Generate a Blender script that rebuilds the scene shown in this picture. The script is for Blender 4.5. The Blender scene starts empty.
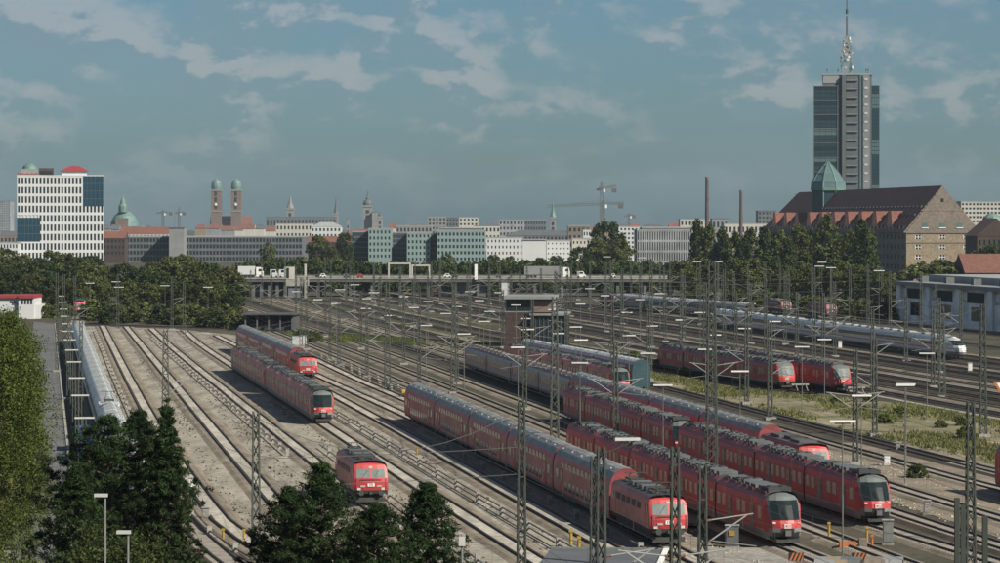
import bpy, math, random
import numpy as np
from mathutils import Vector, Matrix
random.seed(7)
rng = np.random.default_rng(11)
scene = bpy.context.scene
COL = scene.collection
R = math.radians

# ---------------------------------------------------------------- camera
EYE = 25.0            # camera height above the yard
FPX = 3000.0          # focal length in photo pixels (photo is 1000 wide)
HOR = 222.0           # photo row of the horizon
cam = bpy.data.cameras.new('camera')
cam_ob = bpy.data.objects.new('camera', cam)
COL.objects.link(cam_ob)
cam.sensor_width = 36.0
cam.lens = FPX / 1000 * 36.0
cam.shift_y = -(281.5 - HOR) / 1000.0
cam.clip_start = 1.0
cam.clip_end = 60000.0
cam_ob.location = (0, 0, EYE)
cam_ob.rotation_euler = (R(90), 0, 0)
scene.camera = cam_ob

# ---------------------------------------------------------------- sky, sun, exposure
SUN_EL, SUN_AZ = R(38), R(128)      # azimuth clockwise from the view direction (+Y)
world = bpy.data.worlds.new('World')
scene.world = world
world.use_nodes = True
wn, wl = world.node_tree.nodes, world.node_tree.links
wn.clear()
w_out = wn.new('ShaderNodeOutputWorld')
w_bg = wn.new('ShaderNodeBackground')
sky = wn.new('ShaderNodeTexSky')
sky.sky_type = 'NISHITA'
sky.sun_disc = False
sky.sun_elevation = SUN_EL
sky.sun_rotation = SUN_AZ
sky.air_density = 1.0
sky.dust_density = 1.0
sky.ozone_density = 2.0
w_co = wn.new('ShaderNodeTexCoord')
w_tint = wn.new('ShaderNodeMix'); w_tint.data_type = 'RGBA'; w_tint.blend_type = 'MULTIPLY'
w_tint.inputs[0].default_value = 1.0
w_tint.inputs[7].default_value = (0.385, 0.57, 0.725, 1)
wl.new(sky.outputs[0], w_tint.inputs[6])
def w_noise(scale, detail, rough, stretch, off, dist=0.0):
    mp = wn.new('ShaderNodeMapping')
    mp.inputs['Location'].default_value = off
    mp.inputs['Scale'].default_value = (1, 1, stretch)
    wl.new(w_co.outputs['Generated'], mp.inputs['Vector'])
    n = wn.new('ShaderNodeTexNoise')
    n.inputs['Scale'].default_value = scale
    n.inputs['Detail'].default_value = detail
    n.inputs['Roughness'].default_value = rough
    n.inputs['Distortion'].default_value = dist
    wl.new(mp.outputs[0], n.inputs['Vector'])
    return n.outputs['Fac']
def w_ramp(src, a, b, smooth=True):
    mr = wn.new('ShaderNodeMapRange')
    mr.interpolation_type = 'SMOOTHSTEP' if smooth else 'LINEAR'
    mr.inputs['From Min'].default_value = a
    mr.inputs['From Max'].default_value = b
    wl.new(src, mr.inputs['Value'])
    return mr.outputs[0]
def w_math(op, a, b):
    m = wn.new('ShaderNodeMath'); m.operation = op
    for i, q in enumerate((a, b)):
        if isinstance(q, (int, float)): m.inputs[i].default_value = q
        else: wl.new(q, m.inputs[i])
    return m.outputs[0]
CLOUD_OFF = (2.17, 0.6, 0.31)
def puffs(off): 
    a = w_noise(27, 9, 0.58, 1.8, off, 0.1); b = w_noise(11, 4, 0.5, 1.9, (off[0] + 1.0, off[1] + .2, off[2] - .05))
    return w_math('ADD', w_math('MULTIPLY', a, 0.62), w_math('MULTIPLY', b, 0.38))
d1 = puffs(CLOUD_OFF)
d2 = puffs((CLOUD_OFF[0] + .0045, CLOUD_OFF[1], CLOUD_OFF[2] + .0085))     # sampled a little towards the sun
lit = w_ramp(w_math('SUBTRACT', d1, d2), -0.016, 0.034)
w_sep = wn.new('ShaderNodeSeparateXYZ'); wl.new(w_co.outputs['Generated'], w_sep.inputs[0])
thin = w_ramp(w_sep.outputs['Z'], 0.004, 0.050)                             # clouds sink into the haze low down
cl = w_math('MULTIPLY', w_ramp(d1, 0.440, 0.565), w_math('ADD', w_math('MULTIPLY', thin, 0.8), 0.2))
cl = w_math('MULTIPLY', cl, 0.40)
veil = w_ramp(w_noise(12, 6, 0.6, 3.0, (0.4, 0.9, 0.4)), 0.36, 0.75)
vl = w_math('MULTIPLY', veil, 0.25)
w_mixv = wn.new('ShaderNodeMix'); w_mixv.data_type = 'RGBA'
wl.new(vl, w_mixv.inputs[0]); wl.new(w_tint.outputs[2], w_mixv.inputs[6])
w_mixv.inputs[7].default_value = (2.3, 3.2, 3.7, 1)
w_cc = wn.new('ShaderNodeMix'); w_cc.data_type = 'RGBA'
wl.new(lit, w_cc.inputs[0]); w_cc.inputs[6].default_value = (2.2, 3.0, 3.5, 1); w_cc.inputs[7].default_value = (5.6, 5.3, 5.2, 1)
w_mixc = wn.new('ShaderNodeMix'); w_mixc.data_type = 'RGBA'
wl.new(cl, w_mixc.inputs[0]); wl.new(w_mixv.outputs[2], w_mixc.inputs[6]); wl.new(w_cc.outputs[2], w_mixc.inputs[7])
wl.new(w_mixc.outputs[2], w_bg.inputs['Color'])
w_bg.inputs['Strength'].default_value = 0.063
wl.new(w_bg.outputs[0], w_out.inputs['Surface'])

sun = bpy.data.lights.new('sun', 'SUN')
sun.energy = 5.0
sun.angle = R(0.5)
sun.color = (1.0, 0.93, 0.80)
sun_ob = bpy.data.objects.new('sun', sun)
COL.objects.link(sun_ob)
_sd = Vector((math.sin(SUN_AZ) * math.cos(SUN_EL), math.cos(SUN_AZ) * math.cos(SUN_EL), math.sin(SUN_EL)))
sun_ob.rotation_euler = _sd.to_track_quat('Z', 'Y').to_euler()
sun_ob.location = (0, 0, 200)

scene.view_settings.view_transform = 'Standard'
scene.view_settings.look = 'None'
scene.view_settings.exposure = 0.6
scene.view_settings.gamma = 1.0
scene.render.engine = 'CYCLES'
scene.cycles.use_denoising = True
scene.cycles.max_bounces = 5
scene.cycles.diffuse_bounces = 2
scene.cycles.glossy_bounces = 2
scene.cycles.transmission_bounces = 2
scene.cycles.transparent_max_bounces = 8
scene.cycles.volume_bounces = 0
scene.cycles.caustics_reflective = False
scene.cycles.caustics_refractive = False

# ---------------------------------------------------------------- places
TA = math.atan(-440 / FPX)           # the yard's tracks run towards photo column 60
SA, CA = math.sin(TA), math.cos(TA)
def UV(v, u, h=0.0):                 # v metres along the tracks, u metres to their right
    return Vector((u * CA + v * SA, v * CA - u * SA, h))
def P(px, py, h=0.0):                # the place at height h seen at photo pixel
    z = FPX * (EYE - h) / (py - HOR)
    return Vector(((px - 500) / FPX * z, z, h))
def Z(px, z, h=0.0):                 # the place at depth z under photo column px
    return Vector(((px - 500) / FPX * z, z, h))
def HT(py, z):                       # height that shows at photo row py at depth z
    return EYE - (py - HOR) * z / FPX
def VU(p):
    return (p[0] * SA + p[1] * CA, p[0] * CA - p[1] * SA)

# ---------------------------------------------------------------- materials
MATS = {}
def _nodes(name):
    m = bpy.data.materials.new(name)
    m.use_nodes = True
    nt = m.node_tree
    b = nt.nodes['Principled BSDF']
    MATS[name] = m
    return m, nt, b
def mat(name, col, rough=0.7, amt=0.25, scale=1.5, col2=None, metal=0.0, stretch=(1, 1, 1), bump=0.0, fine=0.0,
        coords='Object', spec=0.5, detail=5):
    if name in MATS: return MATS[name]
    m, nt, b = _nodes(name)
    b.inputs['Roughness'].default_value = rough
    b.inputs['Metallic'].default_value = metal
    b.inputs['Specular IOR Level'].default_value = spec
    c1 = (*col, 1)
    c2 = (*(col2 if col2 else [c * (1 - amt) for c in col]), 1)
    if coords == 'World':
        src = nt.nodes.new('ShaderNodeNewGeometry').outputs['Position']
    else:
        src = nt.nodes.new('ShaderNodeTexCoord').outputs['Object']
    mp = nt.nodes.new('ShaderNodeMapping'); mp.inputs['Scale'].default_value = stretch
    nt.links.new(src, mp.inputs['Vector'])
    n = nt.nodes.new('ShaderNodeTexNoise')
    n.inputs['Scale'].default_value = scale; n.inputs['Detail'].default_value = detail; n.inputs['Roughness'].default_value = 0.62
    nt.links.new(mp.outputs[0], n.inputs['Vector'])
    mr = nt.nodes.new('ShaderNodeMapRange')
    mr.inputs['From Min'].default_value = 0.33; mr.inputs['From Max'].default_value = 0.67
    nt.links.new(n.outputs['Fac'], mr.inputs['Value'])
    mx = nt.nodes.new('ShaderNodeMix'); mx.data_type = 'RGBA'
    mx.inputs[6].default_value = c1; mx.inputs[7].default_value = c2
    nt.links.new(mr.outputs[0], mx.inputs[0])
    out = mx.outputs[2]
    if fine:
        n2 = nt.nodes.new('ShaderNodeTexNoise')
        n2.inputs['Scale'].default_value = fine; n2.inputs['Detail'].default_value = 3
        nt.links.new(src, n2.inputs['Vector'])
        m2 = nt.nodes.new('ShaderNodeMapRange')
        m2.inputs['From Min'].default_value = 0.3; m2.inputs['From Max'].default_value = 0.7
        m2.inputs['To Min'].default_value = 0.72; m2.inputs['To Max'].default_value = 1.25
        nt.links.new(n2.outputs['Fac'], m2.inputs['Value'])
        mm = nt.nodes.new('ShaderNodeMix'); mm.data_type = 'RGBA'; mm.blend_type = 'MULTIPLY'
        mm.inputs[0].default_value = 1.0
        nt.links.new(out, mm.inputs[6]); nt.links.new(m2.outputs[0], mm.inputs[7])
        out = mm.outputs[2]
    nt.links.new(out, b.inputs['Base Color'])
    if bump:
        bp = nt.nodes.new('ShaderNodeBump'); bp.inputs['Strength'].default_value = bump
        bp.inputs['Distance'].default_value = 0.05
        nt.links.new(n.outputs['Fac'], bp.inputs['Height'])
        nt.links.new(bp.outputs[0], b.inputs['Normal'])
    return m
def leafmat(name, a, b2, trans=0.25):
    m, nt, b = _nodes(name)
    g = nt.nodes.new('ShaderNodeNewGeometry')
    oi = nt.nodes.new('ShaderNodeObjectInfo')
    ad = nt.nodes.new('ShaderNodeMath'); ad.operation = 'ADD'
    sc = nt.nodes.new('ShaderNodeMath'); sc.operation = 'MULTIPLY'; sc.inputs[1].default_value = 0.35
    nt.links.new(oi.outputs['Random'], sc.inputs[0])
    s2 = nt.nodes.new('ShaderNodeMath'); s2.operation = 'MULTIPLY'; s2.inputs[1].default_value = 0.65
    nt.links.new(g.outputs['Random Per Island'], s2.inputs[0])
    nt.links.new(s2.outputs[0], ad.inputs[0]); nt.links.new(sc.outputs[0], ad.inputs[1])
    mx = nt.nodes.new('ShaderNodeMix'); mx.data_type = 'RGBA'
    mx.inputs[6].default_value = (*a, 1); mx.inputs[7].default_value = (*b2, 1)
    nt.links.new(ad.outputs[0], mx.inputs[0])
    nz = nt.nodes.new('ShaderNodeTexNoise'); nz.inputs['Scale'].default_value = 0.75; nz.inputs['Detail'].default_value = 3
    nt.links.new(g.outputs['Position'], nz.inputs['Vector'])
    rr_ = nt.nodes.new('ShaderNodeMapRange'); rr_.inputs['From Min'].default_value = .35; rr_.inputs['From Max'].default_value = .65; rr_.inputs['To Min'].default_value = .55; rr_.inputs['To Max'].default_value = 1.4
    nt.links.new(nz.outputs['Fac'], rr_.inputs['Value'])
    m3 = nt.nodes.new('ShaderNodeMix'); m3.data_type = 'RGBA'; m3.blend_type = 'MULTIPLY'; m3.inputs[0].default_value = 1
    nt.links.new(mx.outputs[2], m3.inputs[6]); nt.links.new(rr_.outputs[0], m3.inputs[7]); mx = m3
    nt.links.new(mx.outputs[2], b.inputs['Base Color'])
    b.inputs['Roughness'].default_value = 0.65
    b.inputs['Specular IOR Level'].default_value = 0.08
    if trans:
        tr = nt.nodes.new('ShaderNodeBsdfTranslucent'); ms = nt.nodes.new('ShaderNodeMixShader')
        ms.inputs[0].default_value = trans
        nt.links.new(mx.outputs[2], tr.inputs['Color'])
        nt.links.new(b.outputs[0], ms.inputs[1]); nt.links.new(tr.outputs[0], ms.inputs[2])
        nt.links.new(ms.outputs[0], nt.nodes['Material Output'].inputs['Surface'])
    return m

mat('earth', (0.082, 0.074, 0.054), 0.95, scale=0.06, col2=(0.045, 0.044, 0.032), fine=1.3, coords='World', spec=0.1, detail=9)
mat('apron', (0.305, 0.278, 0.23), 0.95, scale=0.42, col2=(0.145, 0.13, 0.105), fine=1.4, stretch=(1, 0.16, 1), coords='World', spec=0.1, detail=10)
mat('ballast', (0.068, 0.055, 0.044), 0.95, scale=0.25, col2=(0.038, 0.031, 0.026), fine=3.5, coords='World', spec=0.1, detail=8)
mat('ballast_grey', (0.235, 0.20, 0.155), 0.95, scale=0.18, col2=(0.13, 0.11, 0.085), fine=3.0, coords='World', spec=0.1, detail=8)
mat('infill', (0.39, 0.36, 0.305), 0.9, scale=0.5, col2=(0.235, 0.215, 0.178), fine=1.6, stretch=(1, 0.16, 1), coords='World', spec=0.15, detail=8)
mat('asphalt', (0.125, 0.125, 0.122), 0.9, scale=0.15, col2=(0.092, 0.092, 0.09), fine=2.0, coords='World', spec=0.2)
mat('pavement', (0.27, 0.255, 0.225), 0.9, scale=0.4, col2=(0.18, 0.17, 0.15), fine=2.0, coords='World', spec=0.2)
mat('grass_ground', (0.05, 0.062, 0.022), 0.95, scale=0.12, col2=(0.085, 0.075, 0.04), fine=1.2, coords='World', spec=0.1, detail=9)
mat('dry_ground', (0.26, 0.22, 0.155), 0.95, scale=0.09, col2=(0.085, 0.088, 0.04), fine=1.0, coords='World', spec=0.1, detail=9)
mat('far_ground', (0.12, 0.12, 0.10), 0.95, scale=0.01, col2=(0.07, 0.08, 0.06), coords='World', spec=0.1)
mat('rail_steel', (0.050, 0.036, 0.028), 0.6, 0.3, 0.6, spec=0.4)
mat('rail_head', (0.30, 0.28, 0.26), 0.35, 0.4, 0.05, metal=0.7, coords='World')
mat('sleeper', (0.27, 0.245, 0.21), 0.9, 0.4, 0.8, coords='World')
mat('concrete', (0.30, 0.285, 0.255), 0.85, 0.35, 0.6, fine=4)
mat('concrete_dark', (0.11, 0.108, 0.10), 0.85, 0.35, 0.3)
mat('mast_steel', (0.062, 0.072, 0.060), 0.6, 0.35, 0.8, metal=0.1)
mat('mast_dark', (0.040, 0.049, 0.040), 0.6, 0.3, 0.8, metal=0.1)
mat('galv', (0.20, 0.205, 0.195), 0.6, 0.25, 1.0, metal=0.2)
mat('pole_grey', (0.12, 0.128, 0.115), 0.7, 0.25, 1.0)
mat('lamp_white', (0.46, 0.455, 0.43), 0.5, 0.12, 2.0)
mat('wire', (0.055, 0.055, 0.05), 0.6, 0.1, 1.0)
mat('insulator', (0.16, 0.085, 0.055), 0.4, 0.2, 2.0)
DIRT = dict(stretch=(0.6, 0.6, 1.6))
mat('train_red', (0.44, 0.032, 0.036), 0.5, scale=1.1, col2=(0.30, 0.045, 0.042), fine=0.5, **DIRT)
mat('train_red_dusty', (0.53, 0.185, 0.15), 0.6, scale=0.8, col2=(0.35, 0.14, 0.112), fine=0.4, **DIRT)
mat('train_maroon', (0.27, 0.045, 0.047), 0.55, scale=0.7, col2=(0.12, 0.030, 0.032), **DIRT)
mat('roof_grey', (0.215, 0.222, 0.210), 0.5, scale=0.9, col2=(0.135, 0.143, 0.138), fine=0.35, stretch=(0.35, 2.2, 1), spec=0.4)
mat('roof_dark', (0.085, 0.078, 0.078), 0.65, scale=0.8, col2=(0.05, 0.045, 0.045), stretch=(0.4, 2, 1))
mat('roof_maroon', (0.07, 0.05, 0.05), 0.65, scale=0.8, col2=(0.07, 0.045, 0.045), stretch=(0.4, 2, 1))
mat('roof_pale', (0.40, 0.435, 0.43), 0.55, scale=0.7, col2=(0.30, 0.33, 0.33), stretch=(0.4, 2, 1), fine=0.4)
mat('train_white', (0.62, 0.63, 0.62), 0.4, scale=0.9, col2=(0.5, 0.5, 0.49), **DIRT)
mat('train_tan', (0.33, 0.25, 0.185), 0.6, scale=0.9, col2=(0.22, 0.17, 0.14), **DIRT)
mat('train_silver', (0.36, 0.34, 0.30), 0.5, scale=0.8, col2=(0.26, 0.24, 0.21), **DIRT)
mat('train_blue', (0.02, 0.06, 0.075), 0.5, 0.3, 0.9)
mat('underframe', (0.045, 0.042, 0.04), 0.75, 0.35, 0.9)
mat('skirt_grey', (0.22, 0.215, 0.21), 0.6, 0.3, 0.9)
mat('cab_grey', (0.12, 0.135, 0.13), 0.45, 0.2, 0.9)
mat('cab_black', (0.025, 0.026, 0.028), 0.35, 0.2, 1.0)
mat('equip', (0.115, 0.125, 0.125), 0.6, 0.4, 0.8)
mat('equip_dark', (0.04, 0.043, 0.043), 0.65, 0.4, 0.8)
mat('train_glass', (0.025, 0.03, 0.032), 0.2, 0.3, 0.7, spec=0.8)
mat('train_window', (0.46, 0.43, 0.35), 0.25, 0.55, 0.35, spec=0.6)
mat('upper_window', (0.06, 0.066, 0.07), 0.12, 0.3, 0.7, spec=0.8)
mat('windscreen', (0.012, 0.020, 0.021), 0.25, 0.3, 0.6, spec=0.22)
mat('loco_screen', (0.13, 0.155, 0.15), 0.5, 0.4, 0.5, spec=0.3)
mat('white_paint', (0.72, 0.71, 0.68), 0.5, 0.12, 0.8)
mat('yellow_paint', (0.34, 0.22, 0.03), 0.5, 0.25, 1.0)
mat('arm_light', (0.27, 0.27, 0.26), 0.5, 0.2, 1.0)
mat('orange_paint', (0.42, 0.13, 0.035), 0.5, 0.2, 1.0)
mat('blue_paint', (0.03, 0.10, 0.30), 0.5, 0.25, 1.0)
mat('glass_dark', (0.022, 0.033, 0.038), 0.15, 0.3, 0.1, spec=0.35)
mat('glass_blue', (0.018, 0.055, 0.085), 0.12, 0.35, 0.06, spec=0.4)
mat('glass_teal', (0.026, 0.052, 0.062), 0.15, 0.3, 0.1, spec=0.5)
mat('glass_pale', (0.10, 0.16, 0.16), 0.15, 0.25, 0.1, spec=0.6)
mat('wall_white', (0.49, 0.50, 0.50), 0.7, 0.1, 0.15)
mat('wall_white_warm', (0.42, 0.40, 0.355), 0.75, 0.12, 0.15)
mat('wall_teal', (0.19, 0.255, 0.25), 0.6, 0.15, 0.2)
mat('wall_grey', (0.21, 0.215, 0.215), 0.75, 0.25, 0.15)
mat('depot_plaster', (0.80, 0.79, 0.76), 0.75, scale=0.2, col2=(0.58, 0.57, 0.55), fine=0.15)
mat('tower_concrete', (0.095, 0.108, 0.116), 0.75, 0.2, 0.15)
mat('wall_grey_blue', (0.26, 0.27, 0.275), 0.75, scale=0.2, col2=(0.19, 0.20, 0.205), fine=0.15)
mat('wall_dark', (0.115, 0.122, 0.13), 0.7, 0.3, 0.15)
mat('wall_beige', (0.235, 0.182, 0.122), 0.85, scale=0.18, col2=(0.19, 0.15, 0.10), fine=1.5)
mat('wall_brown', (0.175, 0.142, 0.112), 0.85, scale=0.12, col2=(0.135, 0.112, 0.09), fine=1.5)
mat('wall_brick', (0.058, 0.036, 0.030), 0.85, 0.35, 0.4, fine=3)
mat('roof_tile', (0.20, 0.066, 0.046), 0.8, scale=0.12, col2=(0.135, 0.05, 0.037), fine=1.2)
mat('dormer_orange', (0.62, 0.27, 0.17), 0.8, 0.25, 0.3)
mat('roof_red', (0.165, 0.066, 0.045), 0.8, scale=0.3, col2=(0.12, 0.053, 0.038), fine=1.2)
mat('roof_slate', (0.095, 0.10, 0.105), 0.7, 0.3, 0.3)
mat('roof_light', (0.28, 0.285, 0.28), 0.7, 0.2, 0.2)
mat('copper', (0.11, 0.19, 0.165), 0.6, 0.25, 0.3)
mat('brick_tower', (0.16, 0.11, 0.09), 0.85, 0.25, 0.2)
mat('stone_grey', (0.21, 0.205, 0.19), 0.85, 0.25, 0.2)
mat('chimney_brick', (0.085, 0.06, 0.053), 0.85, 0.3, 0.3)
mat('red_trim', (0.27, 0.028, 0.035), 0.6, 0.15, 0.5)
mat('bark', (0.09, 0.07, 0.052), 0.9, 0.4, 3.0)
mat('crane_steel', (0.12, 0.13, 0.135), 0.6, 0.2, 0.5)
mat('dark_void', (0.02, 0.02, 0.02), 0.9, 0.2, 0.5)
mat('rubber', (0.02, 0.02, 0.02), 0.8, 0.2, 1.0)
leafmat('leaf_dark', (0.022, 0.036, 0.012), (0.065, 0.082, 0.028))
leafmat('leaf_mid', (0.045, 0.062, 0.020), (0.115, 0.128, 0.040))
leafmat('leaf_light', (0.046, 0.068, 0.017), (0.105, 0.125, 0.029), 0.3)
leafmat('leaf_pine', (0.009, 0.020, 0.008), (0.030, 0.048, 0.016), 0.10)
leafmat('leaf_weed', (0.085, 0.105, 0.035), (0.22, 0.20, 0.085), 0.3)
leafmat('leaf_autumn', (0.042, 0.058, 0.020), (0.10, 0.092, 0.036), 0.25)

# ---------------------------------------------------------------- mesh helpers
class MB:
    def __init__(s):
        s.v, s.f, s.m, s.mats = [], [], [], []
    def mi(s, name):
        if name not in s.mats: s.mats.append(name)
        return s.mats.index(name)
    def add(s, vs, fs, m):
        o = len(s.v); k = s.mi(m)
        s.v.extend(vs)
        for f in fs:
            s.f.append([o + i for i in f]); s.m.append(k)
    def box(s, x0, x1, y0, y1, z0, z1, m):
        s.add([(x0, y0, z0), (x1, y0, z0), (x1, y1, z0), (x0, y1, z0), (x0, y0, z1), (x1, y0, z1), (x1, y1, z1), (x0, y1, z1)],
              [(0, 3, 2, 1), (4, 5, 6, 7), (0, 1, 5, 4), (1, 2, 6, 5), (2, 3, 7, 6), (3, 0, 4, 7)], m)
        return s
    def cbox(s, cx, cy, cz, lx, ly, lz, m):
        return s.box(cx - lx / 2, cx + lx / 2, cy - ly / 2, cy + ly / 2, cz - lz / 2, cz + lz / 2, m)
    def tube(s, p, q, r, m, n=4, r2=None, caps=True):
        p, q = Vector(p), Vector(q)
        d = (q - p)
        if d.length < 1e-6: return s
        d.normalize()
        a = d.cross(Vector((0, 0, 1)) if abs(d.z) < 0.9 else Vector((1, 0, 0))).normalized()
        b = d.cross(a)
        r2 = r if r2 is None else r2
        vs = []
        for c, rr in ((p, r), (q, r2)):
            for i in range(n):
                t = 2 * math.pi * (i + 0.5) / n
                vs.append(tuple(c + a * (rr * math.cos(t)) + b * (rr * math.sin(t))))
        fs = [(i, (i + 1) % n, n + (i + 1) % n, n + i) for i in range(n)]
        if caps: fs += [tuple(range(n))[::-1], tuple(range(n, 2 * n))]
        s.add(vs, fs, m)
        return s
    def lathe(s, cx, cy, prof, m, n=16):          # prof: [(r,z)...]
        vs, fs = [], []
        for r, z in prof:
            for i in range(n):
                t = 2 * math.pi * i / n
                vs.append((cx + r * math.cos(t), cy + r * math.sin(t), z))
        for k in range(len(prof) - 1):
            for i in range(n):
                fs.append((k * n + i, k * n + (i + 1) % n, (k + 1) * n + (i + 1) % n, (k + 1) * n + i))
        fs.append(tuple(range(n))[::-1]); fs.append(tuple(range((len(prof) - 1) * n, len(prof) * n)))
        s.add(vs, fs, m)
        return s
    def gable(s, x0, x1, y0, y1, z0, z1, m, axis='x', wall=None, hip=0.0):
        if axis == 'x':
            yc = (y0 + y1) / 2
            vs = [(x0, y0, z0), (x1, y0, z0), (x1, y1, z0), (x0, y1, z0), (x0 + hip, yc, z1), (x1 - hip, yc, z1)]
        else:
            xc = (x0 + x1) / 2
            vs = [(x1, y0, z0), (x1, y1, z0), (x0, y1, z0), (x0, y0, z0), (xc, y0 + hip, z1), (xc, y1 - hip, z1)]
        s.add(vs, [(0, 1, 5, 4), (2, 3, 4, 5)], m)
        s.add(vs, [(1, 2, 5), (3, 0, 4), (3, 2, 1, 0)], wall or m)
        return s
    def mesh(s, name, smooth=False):
        me = bpy.data.meshes.new(name)
        me.from_pydata([tuple(v) for v in s.v], [], s.f)
        for n in s.mats: me.materials.append(MATS[n])
        me.polygons.foreach_set('material_index', s.m)
        if smooth: me.polygons.foreach_set('use_smooth', [True] * len(me.polygons))
        me.update()
        return me
    def build(s, name, parent=None, loc=(0, 0, 0), rz=0.0, smooth=False, kind=None):
        return ob(name, s.mesh(name, smooth), parent, loc, rz, kind=kind)
def ob(name, data, parent=None, loc=(0, 0, 0), rz=0.0, scale=None, kind=None):
    o = bpy.data.objects.new(name, data)
    COL.objects.link(o)
    o.parent = parent
    o.location = loc
    o.rotation_euler = (0, 0, rz)
    if scale: o.scale = scale
    if kind: o['kind'] = kind
    return o
def tag(o, label, cat, group=None):
    o['label'] = label; o['category'] = cat
    if group: o['group'] = group
    return o
def thing(name, label, cat, loc=(0, 0, 0), rz=0.0, group=None):
    return tag(ob(name, None, None, loc, rz), label, cat, group)
def npmesh(name, verts, faces_n, matname, smooth=False):
    """verts (N,3); consecutive faces of faces_n vertices each"""
    me = bpy.data.meshes.new(name)
    n = len(verts); nf = n // faces_n
    me.vertices.add(n); me.vertices.foreach_set('co', np.ascontiguousarray(verts, dtype=np.float32).ravel())
    me.loops.add(n); me.loops.foreach_set('vertex_index', np.arange(n, dtype=np.int32))
    me.polygons.add(nf)
    me.polygons.foreach_set('loop_start', np.arange(0, n, faces_n, dtype=np.int32))
    me.polygons.foreach_set('loop_total', np.full(nf, faces_n, dtype=np.int32))
    me.materials.append(MATS[matname])
    me.update(calc_edges=True)
    return me
_UNIT = {}
def unit_box(matname):
    if matname not in _UNIT:
        _UNIT[matname] = MB().box(-.5, .5, -.5, .5, -.5, .5, matname).mesh('pane_' + matname)
    return _UNIT[matname]
def piece(name, parent, c, size, matname, rz=0.0):
    return ob(name, unit_box(matname), parent, c, rz, size)
def sheet(name, pts, m, z, kind='structure', parent=None):
    b = MB(); b.add([(p[0], p[1], z) for p in pts], [tuple(range(len(pts)))], m)
    me = b.mesh(name)
    if me.polygons[0].normal.z < 0: me.flip_normals()
    return ob(name, me, parent, kind=kind)
ORD = ['first', 'second', 'third', 'fourth', 'fifth', 'sixth', 'seventh', 'eighth', 'ninth', 'tenth', 'eleventh', 'twelfth',
       'thirteenth', 'fourteenth', 'fifteenth', 'sixteenth', 'seventeenth', 'eighteenth', 'nineteenth', 'twentieth',
       'twenty-first', 'twenty-second', 'twenty-third', 'twenty-fourth', 'twenty-fifth', 'twenty-sixth', 'twenty-seventh',
       'twenty-eighth', 'twenty-ninth', 'thirtieth', 'thirty-first', 'thirty-second', 'thirty-third', 'thirty-fourth', 'thirty-fifth'] + ['%dth' % i_ for i_ in range(36, 90)]

# ---------------------------------------------------------------- ground
g = MB()
g.add([(-7000, -300, 0), (7000, -300, 0), (7000, 9000, 0), (-7000, 9000, 0)], [(0, 1, 2, 3)], 'earth')
g.build('ground', kind='structure')
# beige gravel apron of the carriage sidings
sheet('siding_yard', [UV(120, 2.6), UV(120, 50.5), UV(420, 49.0), UV(560, 45.5), UV(655, 41.0), UV(705, 26.0), UV(728, 4.0), UV(728, 1.6), UV(400, 2.4)], 'apron', 0.02)
sheet('gravel_strip', [UV(120, 73.5), UV(120, 96), UV(330, 95.5), UV(330, 73.5)], 'ballast_grey', 0.025)
# access road on the left with kerb and footpath
sheet('road', [UV(90, -3.4), UV(90, 1.4), UV(300, 0.9), UV(745, -1.4), UV(760, -6.5), UV(420, -4.6), UV(300, -3.6)], 'asphalt', 0.024)
kb = MB()
for (v0, u0), (v1, u1) in (((90, 1.4), (300, 0.9)), ((300, 0.9), (520, -0.25)), ((520, -0.25), (745, -1.4))):
    a, b = UV(v0, u0), UV(v1, u1); n = Vector((CA, -SA, 0)) * 0.28
    kb.add([tuple(a), tuple(a + n), tuple(b + n), tuple(b)] + [tuple(q + Vector((0, 0, 0.14))) for q in (a, a + n, b + n, b)],
           [(4, 5, 6, 7), (0, 1, 5, 4), (1, 2, 6, 5), (2, 3, 7, 6), (3, 0, 4, 7)], 'concrete')
kb.build('kerb', kind='structure')
sheet('footpath', [UV(120, -5.2), UV(120, -3.6), UV(235, -3.7), UV(245, -5.0)], 'pavement', 0.026)
# weeds and grass
sheet('grass_verge', [P(244, 329), P(300, 333), P(360, 335.5), P(430, 341), P(505, 346), P(510, 352), P(430, 348), P(340, 343), P(290, 338)], 'grass_ground', 0.03)
WEEDY = [UV(v_, u_) for v_, u_ in ((290, 95.2), (290, 118.3), (400, 115.0), (414, 109.2), (424, 103.2), (480, 97.5), (520, 92.5), (520, 88.6), (450, 91.6), (356, 93.2))]
sheet('weedy_ground', WEEDY, 'dry_ground', 0.03)
sheet('grass_bank', [P(-60, 322), P(38, 320), P(110, 318), P(180, 322), P(244, 326), P(240, 305), P(100, 302), P(-60, 304)], 'grass_ground', 0.03)
sheet('grass_patch', [P(470, 316), P(505, 321), P(508, 326), P(484, 326), P(458, 320)], 'grass_ground', 0.03)
sheet('concrete_path', [P(560, 566), P(630, 538), P(690, 549), P(760, 548), P(830, 560), P(860, 575), P(700, 585)], 'pavement', 0.028)

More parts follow.
